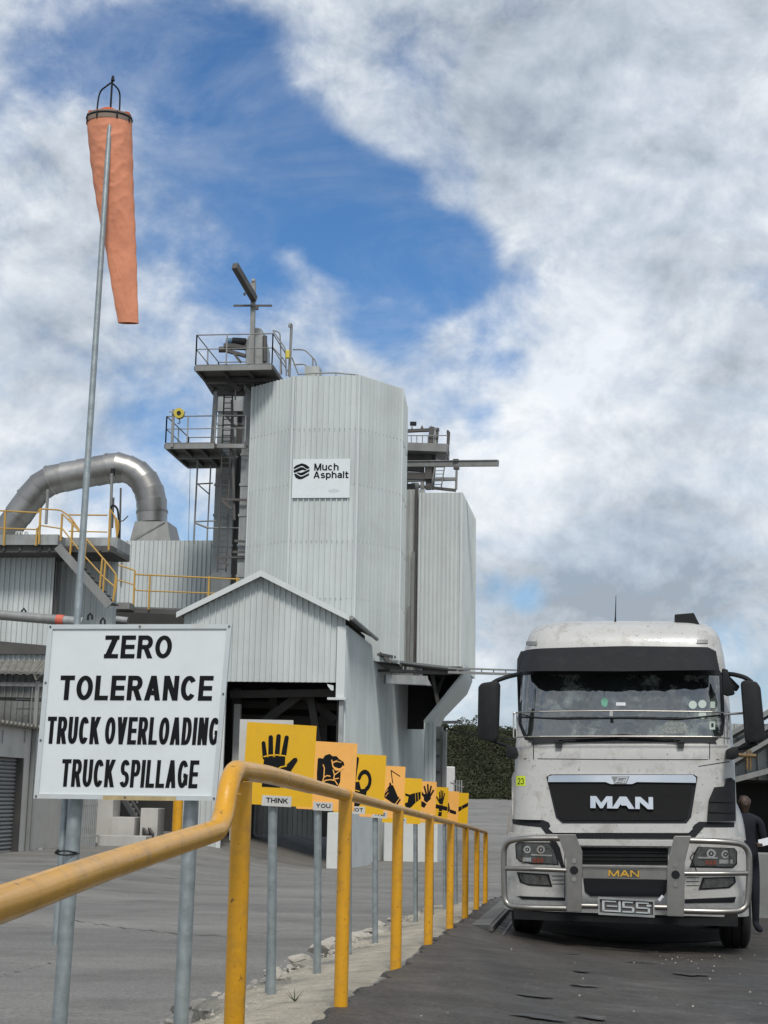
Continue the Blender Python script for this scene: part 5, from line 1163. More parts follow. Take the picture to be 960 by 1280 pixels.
G().tube([Bp(915, 943.5, 22), Bp(945, 945, 22)], .03, 8).build('pipe', RUSTY, hs_, True)
for x in (934, 938): G().tube([Bp(x, 938, 22), Bp(x, 962, 22)], .018, 6).build('drop_pipe', RUSTY, hs_, True)

# person by skin modifier
def skin_body(name, joints, edges, mat, parent=None, root=0, lv=2):
    me = bpy.data.meshes.new(name); off = wloc(parent) if parent else Vector()
    me.from_pydata([Vector(j[0])-off for j in joints], edges, []); o = bpy.data.objects.new(name, me); COL.objects.link(o)
    if parent: o.parent = parent
    o.modifiers.new('skin', 'SKIN'); sv = me.skin_vertices[0].data
    for i, j in enumerate(joints): sv[i].radius = (j[1], j[2] if len(j) > 2 else j[1]); sv[i].use_root = (i == root)
    o.modifiers.new('sub', 'SUBSURF').levels = lv; o.modifiers['sub'].render_levels = lv
    dg = bpy.context.evaluated_depsgraph_get(); m2 = bpy.data.meshes.new_from_object(o.evaluated_get(dg)); o.modifiers.clear(); o.data = m2; m2.name = name
    m2.materials.clear(); m2.materials.append(mat); m2.polygons.foreach_set('use_smooth', [True]*len(m2.polygons)); return o
pp = P(934, 1153, 19.6); pp.z = zxy(pp.x, pp.y)+.03
pe = thing('person', pp, 'person in dark navy overalls standing beside the lorry holding a white paper', 'person')
def H(x, y, z): return pp+Vector((x, y, z))
J = [(H(0, 0, .96), .15, .11), (H(0, 0, 1.15), .14, .10), (H(0, -.01, 1.33), .165, .11), (H(0, 0, 1.44), .11, .08), (H(-.005, -.01, 1.50), .05, .05),
     (H(-.10, 0, .88), .09), (H(-.12, -.03, .48), .062), (H(-.13, .03, .10), .045), (H(-.14, -.05, .05), .045), (H(-.15, -.15, .03), .035),
     (H(.10, 0, .88), .09), (H(.11, -.02, .48), .062), (H(.12, .04, .10), .045), (H(.13, -.04, .05), .045), (H(.14, -.14, .03), .035),
     (H(-.20, 0, 1.38), .065), (H(-.26, .03, 1.12), .05), (H(-.20, -.16, .98), .04), (H(.20, 0, 1.38), .065), (H(.25, .02, 1.12), .05), (H(.14, -.20, 1.10), .036)]
skin_body('body', J, [(0, 1), (1, 2), (2, 3), (3, 4), (0, 5), (5, 6), (6, 7), (7, 8), (8, 9), (0, 10), (10, 11), (11, 12), (12, 13), (13, 14), (3, 15), (15, 16), (16, 17), (3, 18), (18, 19), (19, 20)], NAVY, pe)
HJ = [(H(0, -.01, 1.46), .048), (H(0, -.015, 1.53), .055), (H(0, -.02, 1.58), .07, .085), (H(0, -.01, 1.66), .078, .095), (H(0, 0, 1.71), .055, .07), (H(0, -.105, 1.60), .013), (H(-.078, 0, 1.61), .016), (H(.078, 0, 1.61), .016)]
skin_body('head', HJ, [(0, 1), (1, 2), (2, 3), (3, 4), (2, 5), (2, 6), (2, 7)], SKIN, pe)
skin_body('hair', [(H(0, .01, 1.66), .084, .098), (H(0, .01, 1.72), .062, .075)], [(0, 1)], HAIR, pe)
for sx, w0 in ((1, H(.14, -.20, 1.10)), (-1, H(-.20, -.16, .98))):
    hj = [(w0, .028), (w0+Vector((-.03*sx, -.06, .01)), .034, .018)]; ed = [(0, 1)]
    for k in range(4):
        b0 = w0+Vector((-.03*sx+(k-1.5)*.019, -.09, .01)); hj += [(b0, .010), (b0+Vector((0, -.035-.004*(k in (1, 2)), -.012)), .0085), (b0+Vector((0, -.05, -.04)), .0075)]; n_ = len(hj); ed += [(1, n_-3), (n_-3, n_-2), (n_-2, n_-1)]
    hj += [(w0+Vector((-.065*sx, -.05, .015)), .011), (w0+Vector((-.075*sx, -.08, .02)), .009)]; n_ = len(hj); ed += [(1, n_-2), (n_-2, n_-1)]
    skin_body('hand', hj, ed, SKIN, pe, lv=1)
pq = H(.16, -.29, 1.13)
tag(G().boxf(lambda a, b, c_: pq+Vector((a, b+c_*.3, c_+a*.25)), -.06, .13, -.003, 0, -.045, .045).build('paper_sheet', PAPER), 'folded white paper held by the person in navy overalls', 'paper')

# hill with bushes
hx = lambda x, Y: 1+0*x
def hillz(x, Y):
    b = zxy(x, Y); u = sm(Y, 121, 172)*(1-sm(Y, 200, 330)*.6)
    n = .45*math.sin(x*.45+Y*.13)+.4*math.sin(x*1.3-Y*.21+1)+.3*math.sin(x*.17+2)*math.sin(Y*.4)
    return b-.3+u*(3.7+.9*sm(x, -2, 14)+n) + sm(Y, 121, 130)*.5*(math.sin(x*1.3)+math.sin(Y*.9+x*.4))*.5
hx_ = frange(-70, 90, 2.0); hy_ = frange(118, 175, 2.5)+[185, 200, 230, 280, 340]
g = G(); n = len(hx_)
for Y in hy_:
    for x in hx_: g.v.append(Vector((x, Y, hillz(x, Y))))
for j in range(len(hy_)-1):
    for i in range(n-1): a = j*n+i; g.f.append((a, a+1, a+n+1, a+n))
tag(g.build('hill', HILLM, base=(0, 118, 0), smooth=True), 'dark bushy hill beyond the yard', kind='structure')
rb = random.Random(11); vs2 = []; fs2 = []
def leafclump(c, rx, rz, nl, sz, V, Fc, rr):
    for _ in range(nl):
        th = rr.uniform(0, 6.283); u = rr.uniform(-.25, 1); k = math.sqrt(max(0, 1-u*u)); rad = rr.uniform(.55, 1.0)
        p = c+Vector((math.cos(th)*k*rx*rad, math.sin(th)*k*rx*rad, u*rz*rad))
        a = Vector((rr.gauss(0, 1), rr.gauss(0, 1), rr.gauss(0, 1))).normalized(); b = a.cross(Vector((rr.gauss(0, 1), rr.gauss(0, 1), rr.gauss(0, 1)))).normalized(); s_ = sz*rr.uniform(.5, 1.3)
        n = len(V); V += [p-a*s_, p+b*s_*.6, p+a*s_, p-b*s_*.6]; Fc.append((n, n+1, n+2, n+3))
for i in range(2600):
    Y = rb.uniform(122, 185); dX = rb.uniform(-12, 26) if i < 1500 else rb.uniform(4, 14)
    x = dX; r = rb.uniform(.5, 1.5); leafclump(Vector((x, Y, hillz(x, Y)+r*.3)), r*1.15, r*rb.uniform(.6, 1.1), 95, .12, vs2, fs2, rb)
g = G(); g.v = vs2; g.f = fs2
tag(g.build('hillside_bushes', LEAF, base=(8, 120, 0)), 'dense dark olive scrub covering the hill', 'bushes', kind='stuff')
def tree(px, pytop, Y, h, cr, lab, sparse=False, sd=1):
    d = P(px, pytop, Y); r_ = random.Random(sd); z0 = hillz(d.x, Y); h = max(h, d.z-z0); base = Vector((d.x, Y, z0))
    t = thing('tree', base, lab, 'tree', 'small trees on the hill crest')
    g = G(); top = Vector((d.x+.1, Y, z0+h*.8)); g.tube([base-Vector((0, 0, .3)), base*.5+top*.5+Vector((.1, 0, 0)), top], [.12, .08, .03], 7)
    V = []; Fc = []
    for k in range(9):
        b = base+(top-base)*r_.uniform(.35, .95); e = b+Vector((r_.uniform(-cr, cr), r_.uniform(-cr, cr), r_.uniform(.1, .5)*h*.4)); g.tube([b, e], [.04, .015], 5)
        e.z = min(e.z, z0+h*.95); leafclump(e, cr*.42, cr*.32, 40 if sparse else 130, .10 if sparse else .13, V, Fc, r_)
    g.build('trunk', BARK, t, True); g = G(); g.v = V; g.f = Fc; g.build('crown', LEAF2, t)
tree(641, 913, 178, 2.5, 1.5, 'darkest bushy tree on the hill crest just left of the lorry cab', sd=2)
tree(585, 905, 175, 3, 1.1, 'thin grey see-through tree on the hill crest beside the wire', True, 3)
tree(562, 915, 172, 2, 1.1, 'small round tree on the hill crest next to the steel column', sd=4)
tree(600, 918, 182, 2, 1.4, 'low wide tree on the hill crest hidden partly by the left mirror', sd=6)
gpst = thing('white_gate_post', P(563, 1003, 95), 'small white gate post with wire fence at the foot of the dark hill', 'post')
a = P(563, 958, 95); b = P(563, 1003, 95)
G().boxf(lambda x, y, z: Vector((x, y, z)), a.x-.30, a.x+.30, 95, 95.5, a.z-1.8, a.z).build('post', WHITE, gpst, bevel=.08)
for k in range(4): p = P(568+k*3, 975, 95); G().bar(p, Vector((p.x, p.y, zxy(p.x, 95))), .08).build('fence_picket', STEEL, gpst)
G().bar(P(563, 978, 95), P(580, 984, 95), .06).build('fence_wire', STEEL, gpst)

# ------------------------------------------------------------------ lorry
o0 = P(781, 1179, 15.5); o0.z = 0.0
TF = Frame(D2R(10.4), o0); TW = TF.w; TT = TF.at_t
lorry = thing('lorry', o0, 'white dusty lorry with chrome bull bar and black sun visor facing the camera', 'lorry')
DT = [(0, 0), (1.1, .0), (1.5, .05), (2.0, .10), (2.12, .14), (2.85, .36), (3.0, .40), (3.2, .46), (3.30, .52), (3.37, .60), (3.42, .73), (3.45, .92)]
WT = [(0, 1.16), (1.2, 1.16), (1.5, 1.155), (2.0, 1.15), (2.12, 1.14), (2.5, 1.125), (2.85, 1.10), (3.05, 1.08), (3.2, 1.055), (3.28, 1.03), (3.36, .985), (3.42, .91), (3.45, .81)]
def cab_y(x, z, R=.26):
    w = lerp_tab(WT, z); d = lerp_tab(DT, z); ax_ = min(abs(x), w-.002); y = d+.06*(ax_/w)**2
    if ax_ > w-R: k = ax_-(w-R); y += R-math.sqrt(max(0, R*R-k*k))
    return y
def bump_y(x, z, R=.28, w=1.245):
    ax_ = min(abs(x), w-.002); y = -.06+.05*(ax_/w)**2 + .03*max(0, (.55-z))
    if ax_ > w-R: k = ax_-(w-R); y += R-math.sqrt(max(0, R*R-k*k))
    return y
def shell(yfn, wfn, zs, name, mat, parent, back=2.2, R=.26, cap_top=True):
    g = G(); nn = None
    for z in zs:
        w = wfn(z); row = []
        xs = [w-.002-0.0, w-.004, w-.02, w-.05, w-.10, w-.16, w-.21, w-R, w*.6, w*.4, w*.2, 0]
        xs = sorted(set(xs), reverse=True); pts_ = [(w, back)]+[(w, yfn(w-.002, z)+.12)]+[(x, yfn(x, z)) for x in xs]
        full = pts_+[(-x, y) for x, y in pts_[::-1] if x > 1e-6]
        nn = len(full); g.v += [TW(x, y, z) for x, y in full]
    m = len(zs)
    for j in range(m-1):
        for i in range(nn-1): a = j*nn+i; g.f.append((a, a+1, a+nn+1, a+nn))
        g.f.append((j*nn+nn-1, j*nn, j*nn+nn, j*nn+2*nn-1))
    g.f.append(tuple(range(nn))[::-1]); g.f.append(tuple((m-1)*nn+i for i in range(nn)))
    return g.build(name, mat, parent, True)
zs_ = frange(1.02, 3.0, .09)+frange(3.05, 3.45, .04)
cab = shell(cab_y, lambda z: lerp_tab(WT, z), zs_, 'cab', TWHITE, lorry)
def topoly(pxs, yfn, off):
    o = []
    for px, py in pxs:
        d = .1
        for _ in range(5): s_, _t, z = TT(px, py, d); d = yfn(s_, z)-off
        o.append((s_, z))
    return o
def patch(name, pxs, mat, parent=None, off=.01, th=.03, yfn=cab_y, nx=26, nz=6, smooth=True, sz=None):
    poly = sz or topoly(pxs, yfn, off); x0 = min(p[0] for p in poly); x1 = max(p[0] for p in poly)
    xs = sorted(set([x0+(x1-x0)*i/nx for i in range(nx+1)]+[p[0] for p in poly])); xs[0] += 1e-4; xs[-1] -= 1e-4
    g = G(); cols = []
    for x in xs:
        zz = []
        for (xa, za), (xb, zb_) in zip(poly, poly[1:]+poly[:1]):
            if (xa-x)*(xb-x) <= 0 and abs(xa-xb) > 1e-9: zz.append(za+(zb_-za)*(x-xa)/(xb-xa))
        if len(zz) >= 2: cols.append((x, min(zz), max(zz)))
    m = nz+1
    for x, a, b in cols:
        for k in range(m): z = a+(b-a)*k/nz; g.v.append(TW(x, yfn(x, z)-off, z))
    N = len(g.v)
    for x, a, b in cols:
        for k in range(m): z = a+(b-a)*k/nz; g.v.append(TW(x, yfn(x, z)-off+th, z))
    nc = len(cols)
    for i in range(nc-1):
        for k in range(nz): a = i*m+k; g.f.append((a, a+m, a+m+1, a+1))
        g.f.append((i*m, N+i*m, N+(i+1)*m, (i+1)*m)); g.f.append((i*m+nz, (i+1)*m+nz, N+(i+1)*m+nz, N+i*m+nz))
    for i in (0, nc-1):
        for k in range(nz): a = i*m+k; g.f.append((a, a+1, N+a+1, N+a))
    return g.build(name, mat, parent if parent is not None else lorry, smooth)
def seam(pts_, yfn=cab_y, r=.0045, off=.0, mat=IRON, parent=None, name='panel_gap'):
    pl_ = topoly(pts_, yfn, off); o = []
    for (a, b), (c_, d) in zip(pl_, pl_[1:]):
        for k in range(8): u = k/8; o.append((a+(c_-a)*u, b+(d-b)*u))
    o.append(pl_[-1]); return G().tube([TW(x, yfn(x, z)-off, z) for x, z in o], r, 6).build(name, mat, parent or cab)
# visor, windscreen, cowl
patch('windscreen_surround', [(646, 843), (647, 838), (900, 838), (904, 845), (906, 900), (904, 918), (893, 927), (668, 928), (656, 924), (648, 905)], TPLAS, cab, .008, .02)
wsn = patch('windscreen', [(652, 845), (899, 845), (901.5, 905), (899, 916), (889, 921.5), (668, 922), (658, 918), (652, 905)], GLASS, cab, .016, .01, nx=40, nz=14)
def visor_y(x, z):
    return cab_y(x, z)-.10-.22*max(0, min(1, (3.12-z)/.3))
patch('sun_visor', [(646, 841), (646.5, 824), (651, 814), (664, 811.5), (780, 807.5), (885, 809), (895, 814), (899.5, 838), (780, 839)], TPLAS, lorry, .0, .02, yfn=visor_y, nx=40)
patch('cowl', [(664, 930), (668, 920), (890, 920), (896, 929), (880, 927.5), (700, 928)], IRON, lorry, .02, .02)
for x in (698.5, 851): patch('wiper_pivot', [(x-5, 923), (x+5, 923), (x+4, 934), (x-4, 934)], TPLAS, lorry, .045, .04, nx=4, nz=2)
for pts_ in ([(698, 925), (770, 921.5), (842, 923.5)], [(850, 925), (780, 918.5), (720, 922)]): seam(pts_, off=.05, r=.010, parent=lorry, name='wiper_arm')
for pts_ in ([(667, 929), (667, 949)], [(887, 928), (887, 949)], [(641, 949), (780, 949.5), (914, 950)], [(667, 929), (660, 927)], [(873, 958), (912, 952)]): seam(pts_)
# stickers on the glass
for (x, y, r_, mt) in ((866, 881, 5.2, STICK), (878, 880, 5.2, STICK), (878, 893.5, 5, STICK)):
    patch('window_sticker', [(x+r_*math.cos(a*.5236), y+r_*math.sin(a*.5236)) for a in range(12)], mt, wsn, .0175, .001, nx=8, nz=2)
for (x0, y0, x1, y1, mt, nm) in ((888, 877, 894, 885, STICK, 'window_sticker'), (887, 901, 894, 912, STICK, 'licence_disc'), (889, 904, 892, 909, IRON, 'licence_print'), (770, 878, 782, 882, PAPER, 'paper_strip')):
    patch(nm, [(x0, y0), (x1, y0), (x1, y1), (x0, y1)], mt, wsn, .0175+.001*(mt is IRON), .001, nx=3, nz=1)
patch('air_freshener', [(751, 876), (755, 871), (760, 875), (759, 882), (756, 884), (752, 881)], GREEN, wsn, .0175, .001, nx=5, nz=2)
patch('dashboard_net', [(826, 917), (828, 907), (835, 901), (846, 900), (856, 903), (861, 910), (861, 917)], HATCH, wsn, .0172, .001, nx=8, nz=3)
for pts_ in ([(755, 850), (755.5, 871)],): seam(pts_, off=.018, r=.002, parent=wsn, name='freshener_string')
# stone guard rods
def rod(pts_, off, r, name, mat, parent=lorry, yfn=cab_y): return seam(pts_, yfn, r, off, mat, parent, name)
rod([(642, 891), (660, 890), (780, 888.5), (890, 890), (912, 892)], .12, .008, 'guard_rod', INOX)
rod([(642, 922), (660, 921), (780, 920.5), (890, 921), (912, 923)], .12, .008, 'guard_rod', INOX)
rod([(652, 896.5), (700, 898.5), (780, 897.5), (850, 899), (900, 894)], .02, .009, 'sagging_cable', IRON)
for x in (644, 909): 
    for dx in (0, 4): rod([(x+dx-2, 890), (x+dx-2, 922)], .09, .008, 'guard_bracket', STEEL)
patch('wiper_clip', [(762, 889), (766, 889), (766, 895), (762, 895)], STEEL, lorry, .13, .01, nx=2, nz=1)
# roof things
for x0, x1, y0, y1 in ((657.5, 671, 802, 806.5), (871, 885, 799.5, 804)): patch('marker_lamp', [(x0, y0), (x1, y0), (x1, y1), (x0, y1)], STEEL, cab, .012, .012, nx=4, nz=2)
p = TW(*TT(769, 782.5, .8)); G().tube([p, p+Vector((.004, 0, .10)), p+Vector((.012, 0, .34))], [.016, .007, .003], 8).build('antenna', IRON, lorry, True)
q = [TT(x, y, .8) for x, y in ((843, 769), (867, 767), (875, 783), (845, 779.5))]
G().prism([(a[0], a[2]) for a in q], lambda a, b, c_: TW(a, c_, b), .72, 1.1).build('roof_box', TPLAS, lorry, bevel=.01)
# grille
patch('grille_recess', [(683, 971), (688, 968), (867, 968), (872, 971), (864, 1021), (858, 1029), (703, 1029), (695, 1022)], IRON, cab, .006, .02)
gr = patch('grille_panel', [(687, 977), (867, 977), (859.5, 1020), (854, 1025.5), (704, 1025.5), (698, 1020)], TGRILL, lorry, .016, .02)
patch('chrome_strip', [(685, 977.5), (685.5, 970.5), (690, 969), (866, 968.5), (870, 972), (870, 978.5), (796, 977.5), (790, 980), (763, 980), (757, 977.5)], CHROME, lorry, .035, .02, nx=40)
patch('emblem_badge', [(764, 970.5), (787, 970.5), (783, 980), (768, 980)], STEEL, lorry, .0375, .003)
g = G()
for a, b in (((769, 979), (773, 972)), ((773, 972), (784, 972)), ((778, 979), (781, 974)), ((770, 977), (778, 977.5)), ((784, 972), (781, 979))):
    s0, s1 = topoly([a, b], cab_y, .04); g.bar(TW(s0[0], cab_y(*s0)-.039, s0[1]), TW(s1[0], cab_y(*s1)-.039, s1[1]), .008)
g.build('emblem_lines', CHROME, lorry)
def letters(s_, x0, x1, y0, y1, yfn, off, th, mat, name, parent=lorry, bold=.2):
    (a0, b1), (a1, _), (_, b0) = topoly([(x0, y0), (x1, y0), (x0, y1)], yfn, off)
    g = G(); text(g, s_, lambda a, b, c_: TW(a, yfn(a, b)-off-c_, b), a0, a1, b0, b1, 0, th, bold); return g.build(name, mat, parent)
(a0, b1), (a1, _), (_, b0) = topoly([(738, 995), (817, 995), (738, 1010)], cab_y, .02)
LM = {'M': [[(0, 0), (0, 1), (.27, 1), (.5, .45), (.73, 1), (1, 1), (1, 0), (.76, 0), (.76, .58), (.56, 0), (.44, 0), (.24, .58), (.24, 0)]],
      'A': [[(-.08, 0), (.33, 1), (.67, 1), (.5, .66), (.36, .36), (.22, 0)], [(1.08, 0), (.78, 0), (.66, .26), (.42, .26), (.37, .36), (.5, .66), (.67, 1)]],
      'N': [[(0, 0), (0, 1), (.30, 1), (.75, .42), (.75, 1), (1, 1), (1, 0), (.70, 0), (.25, .58), (.25, 0)]]}
def mletters(a0, a1, b0, b1, fn, h0, h1, name, mat):
    g = G(); lw_ = [.35, .31, .28]; xs = [0, .365, .71]
    for ch, x, w in zip('MAN', xs, lw_):
        for poly in LM[ch]: g.prism([(a0+(a1-a0)*(x+w*px), b0+(b1-b0)*py) for px, py in poly], fn, h0, h1 if poly is not LM['A'][1] else h1+.0006)
    me = g.build(name, mat, lorry); return me
mletters(a0, a1, b0, b1, lambda a, b, c_: TW(a, cab_y(a, b)-c_, b), .016, .045, 'chrome_lettering', CHROME)
# side panels beside the grille
patch('corner_deflector', [(639.5, 972), (642, 965), (660, 966), (665, 970), (677, 1018), (676, 1025), (644, 1024), (640, 1018)], TWHITE, lorry, .035, .04, nx=12)
patch('number_sticker', [(645, 970), (656.5, 970), (656.5, 982.5), (645, 982.5)], LIME, lorry, .0375, .003, nx=4)
letters('23', 647, 655, 972.5, 980.5, cab_y, .0380, .001, IRON, 'sticker_number', bold=.17)
dfl = patch('step_cover', [(884, 1026), (886, 1000), (893, 984), (905, 983), (908, 973), (914, 972), (919, 976), (920, 1026)], TPLAS, lorry, .045, .05, nx=14)
for y0 in (1000, 1013): patch('step_cover_rib', [(886, y0), (919, y0+1), (919, y0+3.2), (886, y0+2.2)], TPLAS, dfl, .058, .02, nx=8, nz=2)
# lower edge of the bonnet: black gap and bonnet lip
patch('bonnet_gap', [(640, 1024), (679, 1025), (686, 1028), (692, 1041), (860, 1042), (868, 1031), (874, 1027), (918, 1028), (918, 1034), (880, 1034), (866, 1050), (688, 1050), (676, 1034), (641, 1030)], IRON, cab, .004, .02, nx=60)
patch('bonnet_lip', [(690, 1030), (862, 1030), (866, 1036), (861, 1041), (691, 1041), (686, 1036)], TWHITE, cab, .022, .03, nx=30)
# bumper
bump = shell(bump_y, lambda z: 1.245 if z < 1.0 else 1.245-.35*(z-1.0), [.36, .40, .45, .6, .75, .9, 1.0, 1.08, 1.13], 'bumper', TWHITE, lorry, back=.9, R=.28)
by = bump_y
for sx in (-1, 1):                         # fender above the bumper corner
    g = G(); 
    for j in range(9):
        z = 1.10+.42*j/8; w = 1.255-.02*math.sin(j/8*1.5)-.09*(j/8)**3
        for y in (.34+.05*j/8, .45, .6, .8, 1.1, 1.5, 1.9): g.v.append(TW(sx*(w-(.10 if y < .4 else .035 if y < .5 else .0)-(.05 if y > 1.8 else 0)), y, z))
        g.v.append(TW(sx*1.0, 1.9, z)); g.v.append(TW(sx*1.0, .30, z))
    for j in range(8):
        for i in range(9): a = j*9+i; b = j*9+(i+1) % 9; g.f.append((a, b, b+9, a+9))
    g.f.append(tuple(range(9))); g.f.append(tuple(72+i for i in range(9)))
    g.build('fender', TWHITE, lorry, True)
patch('upper_slot', [(720, 1042), (842, 1043), (842, 1048.5), (720, 1048)], IRON, bump, .008, .02, by)
patch('upper_grille', [(724, 1059), (835, 1060), (835, 1081), (727, 1080)], TGRILL, lorry, .012, .02, by)
for y in (1064, 1069, 1074): patch('grille_slat', [(726, y), (834, y+.6), (834, y+2), (726, y+1.4)], TPLAS, lorry, .022, .012, by, nz=1)
patch('lower_grille', [(729, 1098), (834, 1099), (833, 1115), (828, 1121), (738, 1120), (731, 1114)], IRON, lorry, .012, .02, by)
patch('bumper_shadow_gap', [(686, 1049), (692, 1046), (700, 1060), (706, 1085), (702, 1085)], IRON, bump, .006, .02, by, nx=8)
for sx, hl, fg in ((-1, [(644, 1055), (648, 1052.5), (687, 1053), (693, 1062), (699, 1081), (664, 1080), (650, 1077), (645, 1072)], [(646, 1090), (686, 1092.5), (690.5, 1108.5), (662, 1107), (650, 1103)]),
                   (1, [(862, 1084), (868, 1066), (872, 1058.5), (918, 1060), (921.5, 1064), (921.5, 1080), (916, 1085)], [(873, 1112.5), (878, 1097), (919, 1095.5), (920, 1103), (912, 1110)])):
    hb_ = patch('headlight', hl, TPLAS, lorry, .006, .03, by, nx=18)
    cx_ = sum(p[0] for p in hl)/len(hl); 
    sh = [((p[0]-cx_)*.94+cx_, (p[1]-1068)*.90+1068) for p in hl]
    patch('lens', sh, LENS, hb_, .014, .008, by, nx=14)
    cs = ((659, 1062, 4.6), (676, 1062, 5.2)) if sx < 0 else ((889, 1067, 5.8), (907, 1068, 5.2))
    for (x, y, r_) in cs:
        patch('reflector_rim', [(x+r_*math.cos(a*.3927), y+r_*math.sin(a*.3927)) for a in range(16)], REFL, hb_, .018, .006, by, nx=10)
        patch('bulb_hood', [(x+r_*.55*math.cos(a*.3927), y+r_*.55*math.sin(a*.3927)) for a in range(16)], TPLAS, hb_, .021, .004, by, nx=8)
        patch('bulb', [(x+r_*.25*math.cos(a*.3927), y+r_*.25*math.sin(a*.3927)) for a in range(16)], CHROME, hb_, .024, .004, by, nx=5)
    ox = (666, 680) if sx < 0 else (882, 896); oy = 1073 if sx < 0 else 1075.5
    for k in range(3): w = (ox[1]-ox[0])/3; patch('indicator', [(ox[0]+k*w, oy), (ox[0]+k*w+w*.8, oy), (ox[0]+k*w+w*.8, oy+5.5), (ox[0]+k*w, oy+5.5)], ORANGE, hb_, .020, .006, by, nx=3, nz=2)
    sx0, sx1 = (664, 690) if sx < 0 else (872, 897); patch('light_strip', [(sx0, 1067.5 if sx < 0 else 1071), (sx1, 1068.5 if sx < 0 else 1071.5), (sx1, 1070.5 if sx < 0 else 1073.5), (sx0, 1069.5 if sx < 0 else 1073)], REFL, hb_, .022, .005, by, nx=8, nz=1)
    rx = (652, 664) if sx < 0 else (899, 916); patch('side_reflector', [(rx[0], oy-1), (rx[1], oy-1), (rx[1], oy+4), (rx[0], oy+4)], REFL, hb_, .019, .005, by, nx=4, nz=2)
    f_ = patch('fog_lamp', fg, TPLAS, lorry, .006, .03, by, nx=12); cx_ = sum(p[0] for p in fg)/len(fg); cy_ = sum(p[1] for p in fg)/len(fg)
    patch('lens', [((p[0]-cx_)*.86+cx_, (p[1]-cy_)*.76+cy_) for p in fg], LENS, f_, .012, .006, by, nx=10)
    for k in range(3):
        x0, x1 = (690, 705) if sx < 0 else (858, 874); y = (1095 if sx < 0 else 1097)+k*5; seam([(x0, y), (x1, y)], by, .004, .0, IRON, bump)
for pts_ in ([(706, 1050), (706, 1125)], [(855, 1052), (855, 1128)], [(646, 1121), (706, 1123)], [(856, 1126), (918, 1124)]): seam(pts_, by, .004, 0, IRON, bump)
patch('lower_gap', [(648, 1120), (706, 1122), (706, 1126), (652, 1124)], IRON, bump, .006, .02, by); patch('lower_gap', [(856, 1124), (920, 1121), (918, 1128), (856, 1129)], IRON, bump, .006, .02, by)
# bull bar
bb = 'bull_bar_tube'; BD = -.36
def tb(pxs, r, name=bb, t=BD, rad=.16, mat=INOX):
    return G().tube(arc([TW(*TT(x, y, tt if (tt := t) is not None else 0)) for x, y in pxs], rad, 8), r, 18).build(name, mat, lorry, True)
def tb3(p3, r, rad=.16, name=bb): return G().tube(arc([TW(*TT(x, y, t)) for x, y, t in p3], rad, 8), r, 18).build(name, INOX, lorry, True)
tb3([(702, 1048, -.34), (655, 1048, -.32), (630, 1052, -.22), (629.5, 1090, -.22), (631, 1132, -.22), (655, 1134.5, -.32), (708, 1135.5, -.34)], .030, .17)
tb3([(858, 1050.5, -.34), (905, 1052, -.32), (936, 1056, -.22), (937, 1095, -.22), (934, 1138, -.22), (905, 1140, -.32), (855, 1138.5, -.34)], .030, .17)
tb3([(632, 1085.5, -.22), (660, 1086, -.33), (708, 1088, -.34)], .024, .1); tb3([(936, 1091.5, -.22), (905, 1092, -.33), (855, 1092, -.34)], .024, .1)
tb3([(720, 1132, -.34), (845, 1134.5, -.34)], .028)
tb3([(715, 1047, -.30), (780, 1048.5, -.30), (845, 1049, -.30)], .0)if False else None
def flatbar(pxs, t, d, mat, name, parent=None):
    q = [TT(x, y, t) for x, y in pxs]; return G().prism([(a[0], a[2]) for a in q], lambda a, b, c_: TW(a, c_, b), t, t+d).build(name, mat, parent or lorry, bevel=.004)
flatbar([(722, 1049), (842, 1050.5), (842, 1058), (722, 1057)], -.13, .05, TWHITE, 'bumper_bar')
flatbar([(727, 1081), (836, 1082.5), (836, 1086), (727, 1084.5)], -.36, .04, INOX, 'cross_bar_top')
cb = flatbar([(727, 1084), (836, 1085.5), (836, 1100), (728, 1098)], -.34, .03, INOX, 'cross_bar')
for pts_, hole, bolts in (([(697, 1043), (719, 1043), (728, 1065), (727, 1140), (709, 1140), (708, 1075)], (717.5, 1088), ((717.5, 1076), (717.5, 1099))),
                          ([(843, 1045), (864, 1045), (856, 1078), (855, 1146), (834, 1145), (834, 1085), (837, 1068)], (844.5, 1093.5), ((844.5, 1081), (844.5, 1106)))):
    pl_ = flatbar(pts_, -.385, .05, INOX, 'bull_bar_plate')
    p = TT(hole[0], hole[1], -.387); G().tube([TW(p[0], -.3885, p[2]), TW(p[0], -.36, p[2])], .042, 20).build('plate_hole', IRON, pl_, True)
    for b in bolts: p = TT(b[0], b[1], -.39); G().tube([TW(p[0], -.397, p[2]), TW(p[0], -.38, p[2])], .024, 12).build('bolt', STEEL, pl_, True)
# yellow lettering strip on the cross bar
q0 = TT(760, 1096, -.345); q1 = TT(799.5, 1087.5, -.345); lf = lambda a, b, c_: TW(a, -.342-c_, b)
G().boxf(lf, q0[0], q1[0], q0[2], q1[2], 0, .002).build('letter_strip', DSTEEL, lorry)
g = G(); text(g, 'MAN', lf, q0[0]+.004, q1[0]-.004, q0[2]+.006, q1[2]-.006, .002, .004, .26); g.build('strip_lettering', GOLD, lorry)
